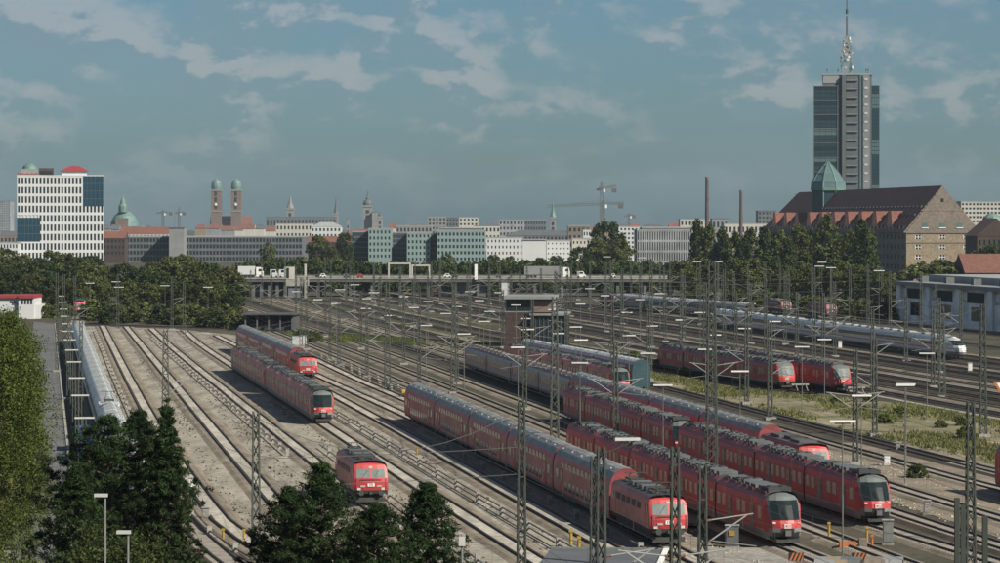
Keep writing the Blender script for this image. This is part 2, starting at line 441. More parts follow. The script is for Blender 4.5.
# ---------------------------------------------------------------- tracks
class Track:
    def __init__(s, pts):
        s.p = sorted(pts)
        n = len(s.p); s.sl = []
        for i in range(n):
            j, k = max(i - 1, 0), min(i + 1, n - 1)
            s.sl.append((s.p[k][1] - s.p[j][1]) / (s.p[k][0] - s.p[j][0]))
    def u(s, v):
        p = s.p
        if v <= p[0][0]: return p[0][1] + (v - p[0][0]) * s.sl[0]
        if v >= p[-1][0]: return p[-1][1] + (v - p[-1][0]) * s.sl[-1]
        for i in range(len(p) - 1):
            if p[i][0] <= v <= p[i + 1][0]:
                h = p[i + 1][0] - p[i][0]; t = (v - p[i][0]) / h
                a, b = p[i][1], p[i + 1][1]
                return ((2*t**3 - 3*t**2 + 1) * a + (t**3 - 2*t**2 + t) * h * s.sl[i] + (-2*t**3 + 3*t**2) * b + (t**3 - t**2) * h * s.sl[i + 1])
    def at(s, v, h=0.0, off=0.0):
        d = 1.0
        du = (s.u(v + d) - s.u(v - d)) / (2 * d)
        return UV(v - off * du / math.sqrt(1 + du * du), s.u(v) + off / math.sqrt(1 + du * du), h)
    def heading(s, v):                        # angle of the direction towards the camera
        a, b = UV(v + 1, s.u(v + 1)), UV(v - 1, s.u(v - 1))
        return math.atan2(b.y - a.y, b.x - a.x)
RT = 0.36                                     # top of rail
def strip(b, tr, v0, v1, offs, zs, m, step=14.0):
    n = max(2, int((v1 - v0) / step) + 1)
    k = len(offs); vs = []; fs = []
    for i in range(n):
        v = v0 + (v1 - v0) * i / (n - 1)
        for o, z in zip(offs, zs): vs.append(tuple(tr.at(v, z, o)))
    for i in range(n - 1):
        for j in range(k - 1):
            fs.append((i * k + j, i * k + j + 1, (i + 1) * k + j + 1, (i + 1) * k + j))
    b.add(vs, fs, m)
BEDN = [0]
def lay(tr, v0, v1, bed='ballast', infill=False, head=True, sleepers=0):
    dz = 0.004 * (BEDN[0] % 5); BEDN[0] += 1
    b = MB(); strip(b, tr, v0, v1, (-2.0, -1.45, 1.45, 2.0), (0.0, 0.17 + dz, 0.17 + dz, 0.0), bed)
    t = b.build('railway_track', kind='structure')
    for sgn in (-1, 1):
        r = MB(); c = 0.75 * sgn
        strip(r, tr, v0, v1, (c - .13, c - .06, c - .06, c + .06, c + .06, c + .13), (0.235, 0.245, RT, RT, 0.245, 0.235), 'rail_steel')
        if head: strip(r, tr, v0, v1, (c - .03, c + .03), (RT + .004, RT + .004), 'rail_head')
        r.build('rail', t)
    if infill:
        f = MB(); strip(f, tr, v0, v1, (-0.52, 0.52), (0.24, 0.24), 'infill'); f.build('track_infill', t)
    if sleepers:
        sb = MB(); v = v0
        while v < min(v1, sleepers):
            a = tr.heading(v); p = tr.at(v, 0); dx, dy = math.cos(a), math.sin(a)
            vs = []
            for (lx, ly, z) in ((-.13, -1.3, .215), (.13, -1.3, .215), (.13, 1.3, .215), (-.13, 1.3, .215), (-.13, -1.3, .15), (.13, -1.3, .15), (.13, 1.3, .15), (-.13, 1.3, .15)):
                vs.append((p.x + dx * lx - dy * ly, p.y + dy * lx + dx * ly, z))
            sb.add(vs, [(0, 1, 2, 3), (0, 4, 5, 1), (1, 5, 6, 2), (2, 6, 7, 3), (3, 7, 4, 0)], 'sleeper')
            v += 0.65
        sb.build('sleepers', t, kind='stuff')
    return t
TR = {
 'A': Track([(150, 7.2), (326, 5.7), (618, 3.8), (700, 3.4), (850, 6.0)]),
 'T1': Track([(150, 24.2), (200, 18.4), (225, 15.4), (252, 13.2), (378, 11.4), (725, 10.0)]),
 'T0': Track([(150, 20.0), (200, 14.2), (230, 11.4), (262, 9.9), (330, 9.2)]),
 'T2': Track([(150, 19.9), (287, 18.7), (357, 18.1), (718, 15.5)]),
 'D': Track([(150, 28.4), (260, 26.8), (380, 25.0), (600, 21.9), (700, 21.0)]),
 'C': Track([(150, 36.0), (260, 33.6), (368, 32.0), (500, 29.7), (600, 28.2), (690, 28.0)]),
 'B': Track([(150, 43.0), (240, 41.0), (350, 39.9), (465, 38.1), (590, 35.3), (660, 33.6)]),
 'E': Track([(120, 48.2), (224, 45.9), (362, 44.2), (480, 41.2), (620, 38.4)]),
 'E2': Track([(230, 50.4), (362, 48.8), (480, 46.2), (640, 45.0)]),
 'H': Track([(130, 58.5), (223, 54.9), (251, 54.1), (309, 53.2), (420, 52.4), (560, 50.5), (680, 48.0)]),
 'S': Track([(130, 63.8), (223, 60.4), (309, 58.8), (420, 58.0), (560, 56.0), (700, 53.0)]),
 'G': Track([(130, 72.5), (237, 66.1), (293, 64.6), (380, 63.9), (560, 62.0), (720, 58.0), (980, 52.0)]),
 'F': Track([(130, 76.8), (200, 72.0), (273, 70.1), (350, 69.1), (440, 68.9), (530, 68.6), (720, 64.0), (980, 58.0)]),
 'R1': Track([(130, 84.0), (200, 79.0), (275, 77.2), (418, 76.2), (520, 74.0), (720, 69.0), (980, 64.0)]),
 'L2': Track([(418, 79.2), (505, 75.5), (560, 74.4)]),
 'R2': Track([(130, 92.0), (270, 86.2), (323, 85.4), (430, 84.2), (515, 79.4), (560, 78.0), (720, 74.0), (980, 70.0)]),
 'R3': Track([(150, 97.0), (270, 92.5), (356, 90.6), (450, 89.0), (560, 84.5), (720, 80.0), (980, 76.0)]),
 'J1': Track([(424, 107.1), (433, 106.5), (500, 101.2), (600, 94.0), (720, 87.0), (980, 82.0)]),
 'J2': Track([(415, 113.1), (424, 112.6), (475, 109.2), (560, 103.0), (720, 94.0), (980, 88.0)]),
 'K': Track([(300, 169.0), (420, 164.5), (523, 161.0), (690, 155.8), (860, 149.0), (1150, 140.0)]),
 'K2': Track([(300, 174.5), (420, 170.0), (523, 166.5), (690, 161.0), (800, 156.5), (900, 151.5), (1150, 145.0)]),
 'X': Track([(560, 184.0), (700, 176.5), (752, 171.6), (860, 157.5), (960, 152.0), (1150, 149.5)]),
 'Y': Track([(600, 206.0), (752, 195.5), (900, 180.0)]),
 'ladder': Track([(600, 88.0), (640, 72.0), (668, 58.0), (695, 41.0), (716, 22.0), (735, 6.0)]),
}
# running lines between the sidings and the express train
for i in range(9):
    u0 = 118.2 + i * 5.0
    TR['M%d' % i] = Track([(300, u0 + 4.2), (424, u0), (560, u0 - 4.6), (690, u0 - 8.8), (860, u0 - 15 - i * 0.1), (1150, u0 - 25)])
lay(TR['A'], 150, 840, 'ballast_grey', head=False, sleepers=0)
for k, v1, si in (('T1', 722, 330), ('T2', 716, 330), ('D', 700, 330), ('C', 690, 330), ('B', 655, 0), ('E', 620, 330)):
    lay(TR[k], 150, v1, 'ballast_grey', infill=True, head=False, sleepers=0)
lay(TR['T0'], 150, 325, 'ballast', head=False, sleepers=300)
lay(TR['E2'], 240, 640, 'ballast_grey', infill=True, head=False)
for k, v1 in (('H', 680), ('S', 700), ('G', 980), ('F', 980), ('R1', 980), ('R2', 980), ('R3', 980)):
    lay(TR[k], 140, v1, 'ballast_grey' if k in ('R1', 'R2', 'S', 'H', 'G') else 'ballast', sleepers=300)
lay(TR['L2'], 418, 560, 'ballast')
for k in ('J1', 'J2'): lay(TR[k], 424, 980)
for k in ('K', 'K2'): lay(TR[k], 300, 1150)
for i in range(9): lay(TR['M%d' % i], 300, 1150, 'ballast_grey' if i in (1, 4, 5, 8) else 'ballast')
lay(TR['X'], 560, 1150); lay(TR['Y'], 600, 900)
lay(TR['ladder'], 606, 735)

# weed strips and gravel walks between the running lines
def walk(name, key, off, w, v0, v1, m, z):
    b = MB(); strip(b, TR[key], v0, v1, (off - w / 2, off + w / 2), (z, z), m); b.build(name, kind='structure')
for i, (k, off, w, v0, v1, m) in enumerate((('M2', 2.5, .9, 420, 1000, 'grass_ground'), ('M5', 2.5, 1.0, 330, 1000, 'grass_ground'), ('J2', 3.0, 1.6, 440, 980, 'dry_ground'), ('R3', 3.2, 2.6, 560, 980, 'dry_ground'), ('G', -3.0, 2.4, 640, 980, 'grass_ground'),
        ('R1', 2.5, 1.2, 560, 980, 'dry_ground'), ('F', 2.5, 1.2, 640, 980, 'grass_ground'), ('J1', -3.0, 2.2, 600, 980, 'grass_ground'), ('M0', -2.5, 1.2, 300, 600, 'pavement'), ('M7', 2.5, 1.0, 330, 900, 'dry_ground'), ('K2', 3.2, 3.0, 330, 900, 'dry_ground'), ('X', 3.5, 3.0, 560, 900, 'grass_ground'), ('M3', 2.5, .8, 300, 800, 'pavement'))):
    walk('verge_strip' if 'pave' not in m else 'gravel_walk', k, off, w, v0, v1, m, .03 + .004 * i)

# ---------------------------------------------------------------- rail vehicles (local x = forward, z = 0 on the rail head)
def loft_body(b, prof, mats, x0, x1, cap0=None, cap1=None):
    """prof: [(half width, z)] bottom to top; mats: one per segment"""
    n = len(prof)
    for sgn in (-1, 1):
        for i in range(n - 1):
            (w0, z0), (w1, z1) = prof[i], prof[i + 1]
            q = [(x0, sgn * w0, z0), (x1, sgn * w0, z0), (x1, sgn * w1, z1), (x0, sgn * w1, z1)]
            b.add(q, [(0, 1, 2, 3) if sgn < 0 else (3, 2, 1, 0)], mats[i])
    w0, z0 = prof[0]
    b.add([(x0, -w0, z0), (x0, w0, z0), (x1, w0, z0), (x1, -w0, z0)], [(0, 1, 2, 3)], 'underframe')
    for x, m in ((x0, cap0), (x1, cap1)):
        if m:
            ring = [(x, -w, z) for w, z in prof] + [(x, w, z) for w, z in reversed(prof[:-1])]
            b.add(ring, [tuple(range(len(ring))) if x == x0 else tuple(range(len(ring)))[::-1]], m)
TCOL = (-1, -0.95, -0.84, -0.42, -0.05, 0.05, 0.42, 0.84, 0.95, 1)
def nose(prof, xf, xs, bulge, cell, side, pinch=0.0):
    """cab front: prof rows, xf forward reach of each row beyond xs; cell(row, col) -> (part, material)"""
    parts = {}
    def g(part): return parts.setdefault(part, MB())
    n = len(prof)
    def pt(i, j):
        w, z = prof[i]; t = TCOL[j]
        return (xs + xf[i] - bulge * (.35 * t * t + .65 * t ** 6), w * t * (1 - pinch * min(1, xf[i] / 1.5 if xf[i] > 0 else 0)), z)
    for i in range(n - 1):
        for j in range(len(TCOL) - 1):
            part, m = cell(i, (TCOL[j] + TCOL[j + 1]) / 2)
            q = [pt(i, j), pt(i, j + 1), pt(i + 1, j + 1), pt(i + 1, j)]
            g(part).add(q, [(0, 1, 2, 3)], m)
        for sgn, j in ((-1, 0), (1, len(TCOL) - 1)):
            e0, e1 = pt(i, j), pt(i + 1, j)
            q = [(xs, sgn * prof[i][0], prof[i][1]), e0, e1, (xs, sgn * prof[i + 1][0], prof[i + 1][1])]
            g('cab').add(q, [(0, 1, 2, 3) if sgn < 0 else (3, 2, 1, 0)], side(i))
    bt = [pt(0, j) for j in range(len(TCOL))] + [(xs, prof[0][0], prof[0][1]), (xs, -prof[0][0], prof[0][1])]
    g('cab').add(bt, [tuple(range(len(bt)))[::-1]], 'underframe')
    return parts
_bog = {}
def bogie_mesh():
    if 'b' not in _bog:
        b = MB()
        for y in (-1.0, 1.0):
            b.box(-1.6, 1.6, y - .1, y + .1, .42, .72, 'underframe')
            b.box(-.5, .5, y - .16, y + .16, .30, .85, 'underframe')
        for x in (-1.15, 1.15):
            for y in (-.75, .75):
                b.tube((x, y - .07, .46), (x, y + .07, .46), .46, 'rail_steel', n=12)
            b.tube((x, -.7, .46), (x, .7, .46), .08, 'underframe', n=6)
        b.box(-.3, .3, -1, 1, .5, .8, 'underframe')
        _bog['b'] = b.mesh('bogie')
    return _bog['b']
def buffers(x, s):
    b = MB()
    for y in (-.87, .87):
        b.tube((x, y, 1.05), (x + s * .5, y, 1.05), .11, 'underframe', n=8)
        b.tube((x + s * .5, y, 1.05), (x + s * .56, y, 1.05), .24, 'equip_dark', n=12)
    b.box(min(x, x + s * .3), max(x, x + s * .3), -.12, .12, .9, 1.15, 'underframe')
    return b.mesh('buffers')
def pantograph_mesh(h=0.9):
    b = MB()
    for y in (-.55, .55):
        b.tube((-.9, y, 0), (.9, y, 0), .04, 'equip_dark')
        b.tube((.75, y, .05), (-.55, y * .55, h * .5), .035, 'equip_dark')
        b.tube((-.55, y * .55, h * .5), (.35, y * .5, h), .03, 'equip_dark')
    b.box(.27, .33, -.85, .85, h - .02, h + .03, 'equip_dark'); b.box(.42, .48, -.85, .85, h - .02, h + .03, 'equip_dark')
    b.box(-.9, -.8, -.6, .6, -.05, .05, 'equip_dark'); b.box(.8, .9, -.6, .6, -.05, .05, 'equip_dark')
    for x in (-.8, .8):
        for y in (-.5, .5): b.tube((x, y, -.25), (x, y, 0), .07, 'insulator', n=6)
    return b.mesh('pantograph')
def text_mesh(s, size, m, name):
    cu = bpy.data.curves.new(name, 'FONT'); cu.body = s; cu.size = size; cu.extrude = 0.01
    cu.align_x = 'CENTER'; cu.align_y = 'CENTER'
    o = bpy.data.objects.new('t', cu)
    COL.objects.link(o)
    dg = bpy.context.evaluated_depsgraph_get()
    me = bpy.data.meshes.new_from_object(o.evaluated_get(dg))
    bpy.data.objects.remove(o)
    me.transform(Matrix.Rotation(R(90), 4, 'X')); me.transform(Matrix.Rotation(R(90), 4, 'Z'))   # reads from +x
    me.materials.clear(); me.materials.append(MATS[m])
    me.name = name
    return me
LOGO = text_mesh('DB', 0.34, 'white_paint', 'logo_lettering')

CARS = {}
def W_row(subs, xs, y, z, lx, lz, m, name='window'):
    for x in xs:
        for s in (-1, 1): subs.append((name, 'box:' + m, (x, s * y, z), (lx, .06, lz)))
def car_dd(side='train_red_dusty', roof='roof_grey', win='upper_window', cap='train_maroon'):
    L = 26.8; subs = []
    prof = [(1.25, .42), (1.36, .72), (1.39, 1.0), (1.39, 2.65), (1.34, 3.25), (1.20, 3.72), (.92, 4.18), (.5, 4.48), (0, 4.58)]
    ms = ['skirt_grey', side, side, side, 'train_red' if side.startswith('train_red') else side, roof, roof, roof]
    b = MB(); x0, x1 = -L / 2 + .35, L / 2 - .35
    loft_body(b, prof, ms, x0, x1, cap, cap)
    for x in np.arange(x0 + 2.2, x1, 3.2):
        b.box(x - .05, x + .05, -.6, .6, 4.40, 4.52, roof)
    for x in np.arange(x0 + 1.5, x1 - 1, 4.4):
        b.cbox(x, -.72, 4.36, .14, .14, .12, 'roof_pale')
    body = b.mesh('coach')
    W_row(subs, np.linspace(-6.6, 6.6, 8), 1.385, 1.42, 1.25, .78, win)
    W_row(subs, np.linspace(-8.4, 8.4, 10), 1.345, 3.02, 1.25, .66, win)
    W_row(subs, (-11.0, 11.0), 1.385, 2.2, 1.2, .8, win)
    W_row(subs, (-8.9, 8.9), 1.39, 1.72, 1.35, 2.05, 'train_red', 'door')
    W_row(subs, (-8.9, 8.9), 1.405, 2.1, .8, .9, 'train_glass', 'door_pane')
    for x in (-10.0, 10.0): subs.append(('bogie', bogie_mesh(), (x, 0, 0), None))
    gw = MB().box(-.36, .36, -.9, .9, .9, 3.2, 'cab_black').mesh('gangway')
    subs.append(('gangway', gw, (-L / 2, 0, 0), None))
    return L, body, subs
def car_single(side, roof, win='train_glass', band=None, pano=False):
    L = 26.4; subs = []
    prof = [(1.30, .55), (1.40, .95), (1.41, 1.75), (1.41, 2.75), (1.37, 3.1), (1.18, 3.5), (.8, 3.85), (.4, 4.0), (0, 4.05)]
    ms = ['skirt_grey', side, band or side, side, side, roof, roof, roof]
    b = MB(); x0, x1 = -L / 2 + .4, L / 2 - .4
    loft_body(b, prof, ms, x0, x1, 'underframe', 'underframe')
    for x in np.arange(x0 + 3, x1, 4.4):
        b.box(x - .06, x + .06, -.95, .95, 3.76, 3.90, 'skirt_grey'); b.cbox(x + 1.5, 0, 4.05, .6, .6, .2, 'skirt_grey'); b.cbox(x + 3.1, .35, 4.0, 1.2, .5, .22, roof)
    b.box(-8.2, 8.2, -1.1, 1.1, .45, .9, 'underframe')
    if pano: b.box(6.5, 11.5, -1.2, 1.2, 3.62, 3.86, 'train_white')
    W_row(subs, np.linspace(-9.8, 9.8, 11), 1.405, 2.3, 1.35, .95, win)
    W_row(subs, (-12.2, 12.2), 1.41, 1.95, .85, 1.9, side, 'door')
    for x in (-9.5, 9.5): subs.append(('bogie', bogie_mesh(), (x, 0, 0), None))
    subs.append(('gangway', MB().box(-.42, .42, -.75, .75, 1.0, 3.2, 'cab_black').mesh('gangway'), (-L / 2, 0, 0), None))
    if pano: subs.append(('pantograph', pantograph_mesh(1.0), (9.0, 0, 4.2), None))
    return L, b.mesh('coach'), subs
ET_PROF = [(1.30, .30), (1.40, .62), (1.44, .95), (1.46, 1.25), (1.46, 1.62), (1.46, 1.85), (1.45, 2.9), (1.38, 3.3), (1.25, 3.58), (.9, 3.83), (.4, 3.94), (0, 3.96)]
ET_XF = [1.35, 1.55, 1.62, 1.66, 1.60, 1.50, .85, .55, .30, -.05, -.25, -.3]
def cab_parts(prof, xf, xs, bulge, style):
    def cell(i, j):
        z = prof[i][1]; mid = abs(j) < .84; core = abs(j) < .42
        if style == 'et':
            if i >= 7: return 'cab', 'cab_grey'
            if i in (5, 6): return ('windscreen', 'windscreen') if mid else ('cab', 'cab_grey' if abs(j) < .95 else 'train_red')
            if i == 4: return 'cab', 'train_red'
            if i == 3: return 'cab', 'train_red'
            if i == 2: return 'cab', ('cab_black' if core else 'skirt_grey')
            if i == 1: return 'cab', ('cab_black' if core or mid else 'skirt_grey')
            return 'cab', 'cab_black'
        if style == 'sbahn':
            if i >= 8: return 'cab', 'equip'
            if i in (5, 6): return ('windscreen', 'loco_screen') if mid else ('cab', 'train_red')
            if i == 7: return 'cab', ('cab_grey' if mid else 'train_red')
            if i <= 1: return 'cab', 'cab_black'
            return 'cab', 'train_red'
        if style == 'ice':
            if i in (5, 6) and mid: return ('windscreen', 'windscreen')
            return 'cab', ('train_white' if i > 1 else 'skirt_grey')
    def side(i):
        if style == 'et': return 'train_red' if 1 < i < 7 else ('cab_grey' if i >= 7 else 'skirt_grey')
        if style == 'sbahn': return 'train_red' if 0 < i < 8 else ('equip' if i >= 8 else 'cab_black')
        return 'train_white' if i > 1 else 'skirt_grey'
    return nose(prof, xf, xs, bulge, cell, side, .13 if style == 'et' else .06)
def car_et(cab=0, style='et', side='train_red', rooftop='equip', edge='train_maroon', L=17.2, win='train_window'):
    """cab: +1 cab at the front, -1 cab at the rear, 0 none"""
    subs = []
    prof = ET_PROF
    ms = ['skirt_grey', 'skirt_grey', side, side, side, side, side, edge, edge, 'roof_dark', 'roof_dark']
    if style == 'sbahn': ms = ['underframe', 'skirt_grey', side, side, side, side, side, edge, 'roof_maroon', 'roof_maroon', 'roof_maroon']
    x0, x1 = -L / 2 + .25, L / 2 - .25
    bx1 = x1 - 2.0 if cab > 0 else x1
    bx0 = x0 + 2.0 if cab < 0 else x0
    b = MB(); loft_body(b, prof, ms, bx0, bx1, None if cab < 0 else 'underframe', None if cab > 0 else 'underframe')
    body = b.mesh('car')
    # roof equipment
    e = MB(); x = bx0 + .5; k = 0
    rr = random.Random(int(L * 10) + cab * 7 + len(style))
    while x < bx1 - 1.8:
        l = rr.uniform(.7, 2.4); l = min(l, bx1 - .4 - x); h = rr.uniform(.06, .24); w = rr.uniform(.68, .92)
        mm = rr.choice(['equip', 'equip_dark', 'equip', rooftop])
        e.box(x, x + l, -w, w, 3.80, 3.96 + h, mm)
        if rr.random() < .8: e.tube((x + l / 2, -w * .55, 3.96 + h), (x + l / 2, -w * .55, 4.04 + h), .28, 'equip_dark', n=8); e.tube((x + l / 2, w * .5, 3.96 + h), (x + l / 2, w * .5, 4.04 + h), .28, 'equip_dark', n=8)
        e.box(x + .1, x + l - .1, -w - .22, -w - .06, 3.72, 3.92, 'equip_dark')
        x += l + rr.uniform(.2, .7)
    subs.append(('roof_equipment', e.mesh('roof_equipment'), (0, 0, 0), None))
    lo, hi = bx0 + .6, bx1 - .6
    doors = (-L * .2, L * .2) if cab == 0 else ((-L * .22, L * .17) if cab > 0 else (-L * .17, L * .22))
    n = 9
    xs = [x for x in np.linspace(lo + .4, hi - .5, n) if min(abs(x - d) for d in doors) > 1.35]
    W_row(subs, xs, 1.452, 2.28, 1.0, .95, win)
    W_row(subs, doors, 1.455, 1.85, 1.3, 2.05, 'skirt_grey' if style == 'et' else 'train_red', 'door')
    W_row(subs, doors, 1.475, 2.2, .95, 1.0, 'train_glass', 'door_pane')
    for s in (-1, 1): subs.append(('side_stripe', 'box:train_silver', ((bx0 + bx1) / 2, s * 1.44, .98), (bx1 - bx0 - .1, .04, .10)))
    for bxx in ((-L / 2 + 3.0, L / 2 - 3.0)): subs.append(('bogie', bogie_mesh(), (bxx, 0, 0), None))
    if cab:
        xf = ET_XF if style == 'et' else [1.5, 1.6, 1.65, 1.68, 1.66, 1.60, 1.15, .95, .6, .1, -.1, -.15]
        parts = cab_parts(prof, xf, x1 - 2.0, .75 if style == 'et' else .45, style)
        flip = Matrix.Scale(-1, 4, (1, 0, 0)) @ Matrix.Scale(-1, 4, (0, 1, 0))
        sg = 1 if cab > 0 else -1
        for nm, pb in parts.items():
            me = pb.mesh(nm, nm == 'windscreen')
            if cab < 0: me.transform(flip)
            subs.append((nm, me, (0, 0, 0), None))
        fx = x1 - 2.0 + 1.62
        for y in (-.98, .98): subs.append(('headlight', 'box:lamp_white', (sg * (fx - .38), y, 1.66), (.3, .24, .14)))
        if cab > 0:
            lg = MB().box(-.02, .02, -.30, .30, -.18, .18, 'train_red').box(.021, .022, -.28, .28, -.16, -.13, 'white_paint').box(.021, .022, -.28, .28, .13, .16, 'white_paint').box(.021, .022, -.28, -.25, -.13, .13, 'white_paint').box(.021, .022, .25, .28, -.13, .13, 'white_paint')
            subs.append(('logo_plate', lg.mesh('logo_plate'), (fx + .03, 0, 1.42), None))
            subs.append(('logo_lettering', LOGO, (fx + .055, 0, 1.42), None))
            wp = MB().tube((fx - .02, .1, 1.9), (fx - .42, -.25, 2.7), .03, 'cab_black'); subs.append(('wiper', wp.mesh('wiper'), (0, 0, 0), None))
        cp = MB().box(-.25, .4, -.22, .22, .7, 1.1, 'equip').box(-.2, .3, -.9, .9, .18, .42, 'underframe'); subs.append(('coupler', cp.mesh('coupler'), (sg * (fx - .12), 0, 0), None))
    else:
        subs.append(('gangway', MB().box(-.3, .3, -1.0, 1.0, .8, 3.4, 'cab_black').mesh('gangway'), (-L / 2, 0, 0), None))
    return L, body, subs
def car_loco(kind='111', red='train_red'):
    L = 16.75; subs = []
    side = 'train_red_dusty' if kind == '111' else 'train_maroon'
    roof = 'equip_dark' if kind == '111' else 'roof_dark'
    prof = [(1.42, .95), (1.49, 1.25), (1.50, 1.55), (1.50, 1.95), (1.50, 2.32), (1.46, 3.08), (1.42, 3.42), (1.24, 3.66), (.7, 3.78), (0, 3.80)]
    xf = [.38, .5, .56, .58, .52, .16, -.02, -.3, -.5, -.6]
    ms = ['underframe', side, side, side, side, side, side, roof, roof]
    xs = L / 2 - 1.15
    b = MB(); loft_body(b, prof, ms, -xs, xs)
    b.box(-6.6, 6.6, -1.2, 1.2, .45, .95, 'underframe')
    if kind == '111':
        for x in (-2.6, -.9, .9, 2.6): b.box(x - .55, x + .55, -.8, .8, 3.74, 4.05, 'equip' if x in (-2.6, .9) else 'equip_dark')
        b.tube((-6, .35, 4.0), (6, .35, 4.0), .04, 'equip'); b.tube((-6, -.5, 3.98), (5, -.5, 3.98), .04, 'equip_dark')
        for x in np.arange(-5, 5.1, 1.25): b.tube((x, .35, 3.75), (x, .35, 4.0), .06, 'insulator', n=6)
    else:
        b.box(-5.5, -2, -.9, .9, 3.7, 3.98, 'roof_dark'); b.box(-1, 1.5, -.7, .7, 3.7, 4.02, 'equip_dark'); b.box(2.2, 5.4, -.9, .9, 3.7, 3.95, 'roof_dark')
    body = b.mesh('body')
    for x in (-4.4, -2.4, -.5, 1.5, 3.5):
        for s in (-1, 1): subs.append(('vent_grille', 'box:' + ('equip_dark' if kind == '111' else 'train_window'), (x, s * 1.48, 2.72), (1.3, .05, .5)))
    for x in (-6.6, 6.6):
        for s in (-1, 1):
            subs.append(('side_window', 'box:train_glass', (x, s * 1.475, 2.68), (.8, .06, .62)))
            subs.append(('door', 'box:' + side, (x - .95 * (1 if x > 0 else -1), s * 1.50, 2.1), (.62, .05, 1.75)))
    def cell(i, j):
        if i == 4: return ('windscreen', 'loco_screen') if .05 < abs(j) < .84 else ('cab', red)
        if i >= 7: return 'cab', roof
        if i == 2: return 'cab', (red)
        if i == 0: return 'cab', 'underframe'
        return 'cab', red
    def sidem(i): return 'underframe' if i == 0 else (roof if i >= 7 else red)
    flip = Matrix.Scale(-1, 4, (1, 0, 0)) @ Matrix.Scale(-1, 4, (0, 1, 0))
    for sg in (1, -1):
        for nm, pb in nose(prof, xf, xs, .16, cell, sidem).items():
            me = pb.mesh(nm)
            if sg < 0: me.transform(flip)
            subs.append((nm, me, (0, 0, 0), None))
        for y in (-1.05, 1.05): subs.append(('headlight', 'box:lamp_white', (sg * (xs + .48), y, 1.38), (.14, .3, .2)))
        subs.append(('headlight', 'box:lamp_white', (sg * (xs + .05), 0, 3.22), (.14, .3, .18)))
        for y in (-.72, .72): subs.append(('number_panel', 'box:train_silver', (sg * (xs + .53), y, 1.62), (.1, .42, .16)))
        gr = MB()
        for y in (-1.3, 1.3): gr.tube((sg * (xs + .50), y, 1.3), (sg * (xs + .50), y, 2.25), .025, 'equip_dark', 6)
        gr.tube((sg * (xs + .62), -.95, 2.2), (sg * (xs + .62), .95, 2.2), .025, 'equip_dark', 6).tube((sg * (xs + .46), .3, 2.4), (sg * (xs + .22), .7, 2.95), .02, 'cab_black').tube((sg * (xs + .46), -.7, 2.4), (sg * (xs + .22), -.3, 2.95), .02, 'cab_black')
        subs.append(('grab_rail', gr.mesh('grab_rail'), (0, 0, 0), None))
        subs.append(('buffer_pair', buffers(sg * (xs + .25), sg), (0, 0, 0), None))
        pl = MB().box(-.1, .15, -1.25, 1.25, .22, .6, 'underframe'); subs.append(('snow_plough', pl.mesh('snow_plough'), (sg * (xs + .25), 0, 0), None))
    subs.append(('logo_plate', MB().box(-.02, .02, -.30, .30, -.15, .15, 'white_paint').mesh('logo_plate'), (xs + .60, 0, 1.75), None))
    subs.append(('logo_lettering', text_mesh('DB', 0.28, 'train_red', 'logo_red'), (xs + .63, 0, 1.75), None))
    for x in (-4.9, 4.9): subs.append(('bogie', bogie_mesh(), (x, 0, 0), None))
    if kind == '111':
        subs.append(('pantograph', pantograph_mesh(.45), (-5.2, 0, 4.05), None)); subs.append(('pantograph', pantograph_mesh(.55), (5.0, 0, 4.05), None))
    return L, body, subs
def car_ice(cab=0):
    L = 25.9; subs = []
    prof = [(1.20, .35), (1.36, .7), (1.42, 1.15), (1.43, 1.5), (1.43, 1.9), (1.42, 2.3), (1.36, 2.85), (1.27, 3.2), (1.1, 3.5), (.75, 3.78), (.3, 3.9), (0, 3.92)]
    xf = [4.2, 4.7, 4.85, 4.8, 4.55, 4.05, 2.95, 2.1, 1.2, .1, -.5, -.7]
    ms = ['skirt_grey', 'train_white', 'train_white', 'train_white', 'train_white', 'train_white', 'train_white', 'train_white', 'roof_pale', 'roof_pale', 'roof_pale']
    x0, x1 = -L / 2 + .2, L / 2 - .2
    bx1 = x1 - 6.6 if cab else x1
    b = MB(); loft_body(b, prof, ms, x0, bx1, 'underframe', None if cab else 'underframe')
    b.box(x0 + 5, bx1 - 4, -1.3, 1.3, .25, .4, 'underframe')
    for x in np.arange(x0 + 2, bx1 - 2, 5.5): b.box(x, x + 2.2, -.6, .6, 3.8, 3.98, 'roof_pale')
    for s in (-1, 1):
        subs.append(('window_band', 'box:train_glass', ((x0 + bx1) / 2, s * 1.405, 2.42), (bx1 - x0 - 3.4, .05, .72)))
        subs.append(('red_stripe', 'box:train_red', ((x0 + bx1) / 2, s * 1.435, 1.45), (bx1 - x0 - .2, .03, .16)))
        subs.append(('door', 'box:train_white', (x0 + 1.0, s * 1.42, 1.9), (.9, .05, 2.0)))
    for x in (-9.3, 9.3 if not cab else 5.2): subs.append(('bogie', bogie_mesh(), (x, 0, 0), None))
    if cab:
        for nm, pb in cab_parts(prof, xf, bx1, 2.7, 'ice').items(): subs.append((nm, pb.mesh(nm), (0, 0, 0), None))
        for y in (-.75, .75): subs.append(('headlight', 'box:cab_black', (bx1 + 3.6, y * 1.15, 1.35), (.9, .3, .2)))
    else: subs.append(('gangway', MB().box(-.25, .25, -1.1, 1.1, .8, 3.4, 'cab_black').mesh('gangway'), (-L / 2, 0, 0), None))
    return L, b.mesh('coach'), subs
def proto(key, fn):
    if key not in CARS: CARS[key] = fn()
    return CARS[key]
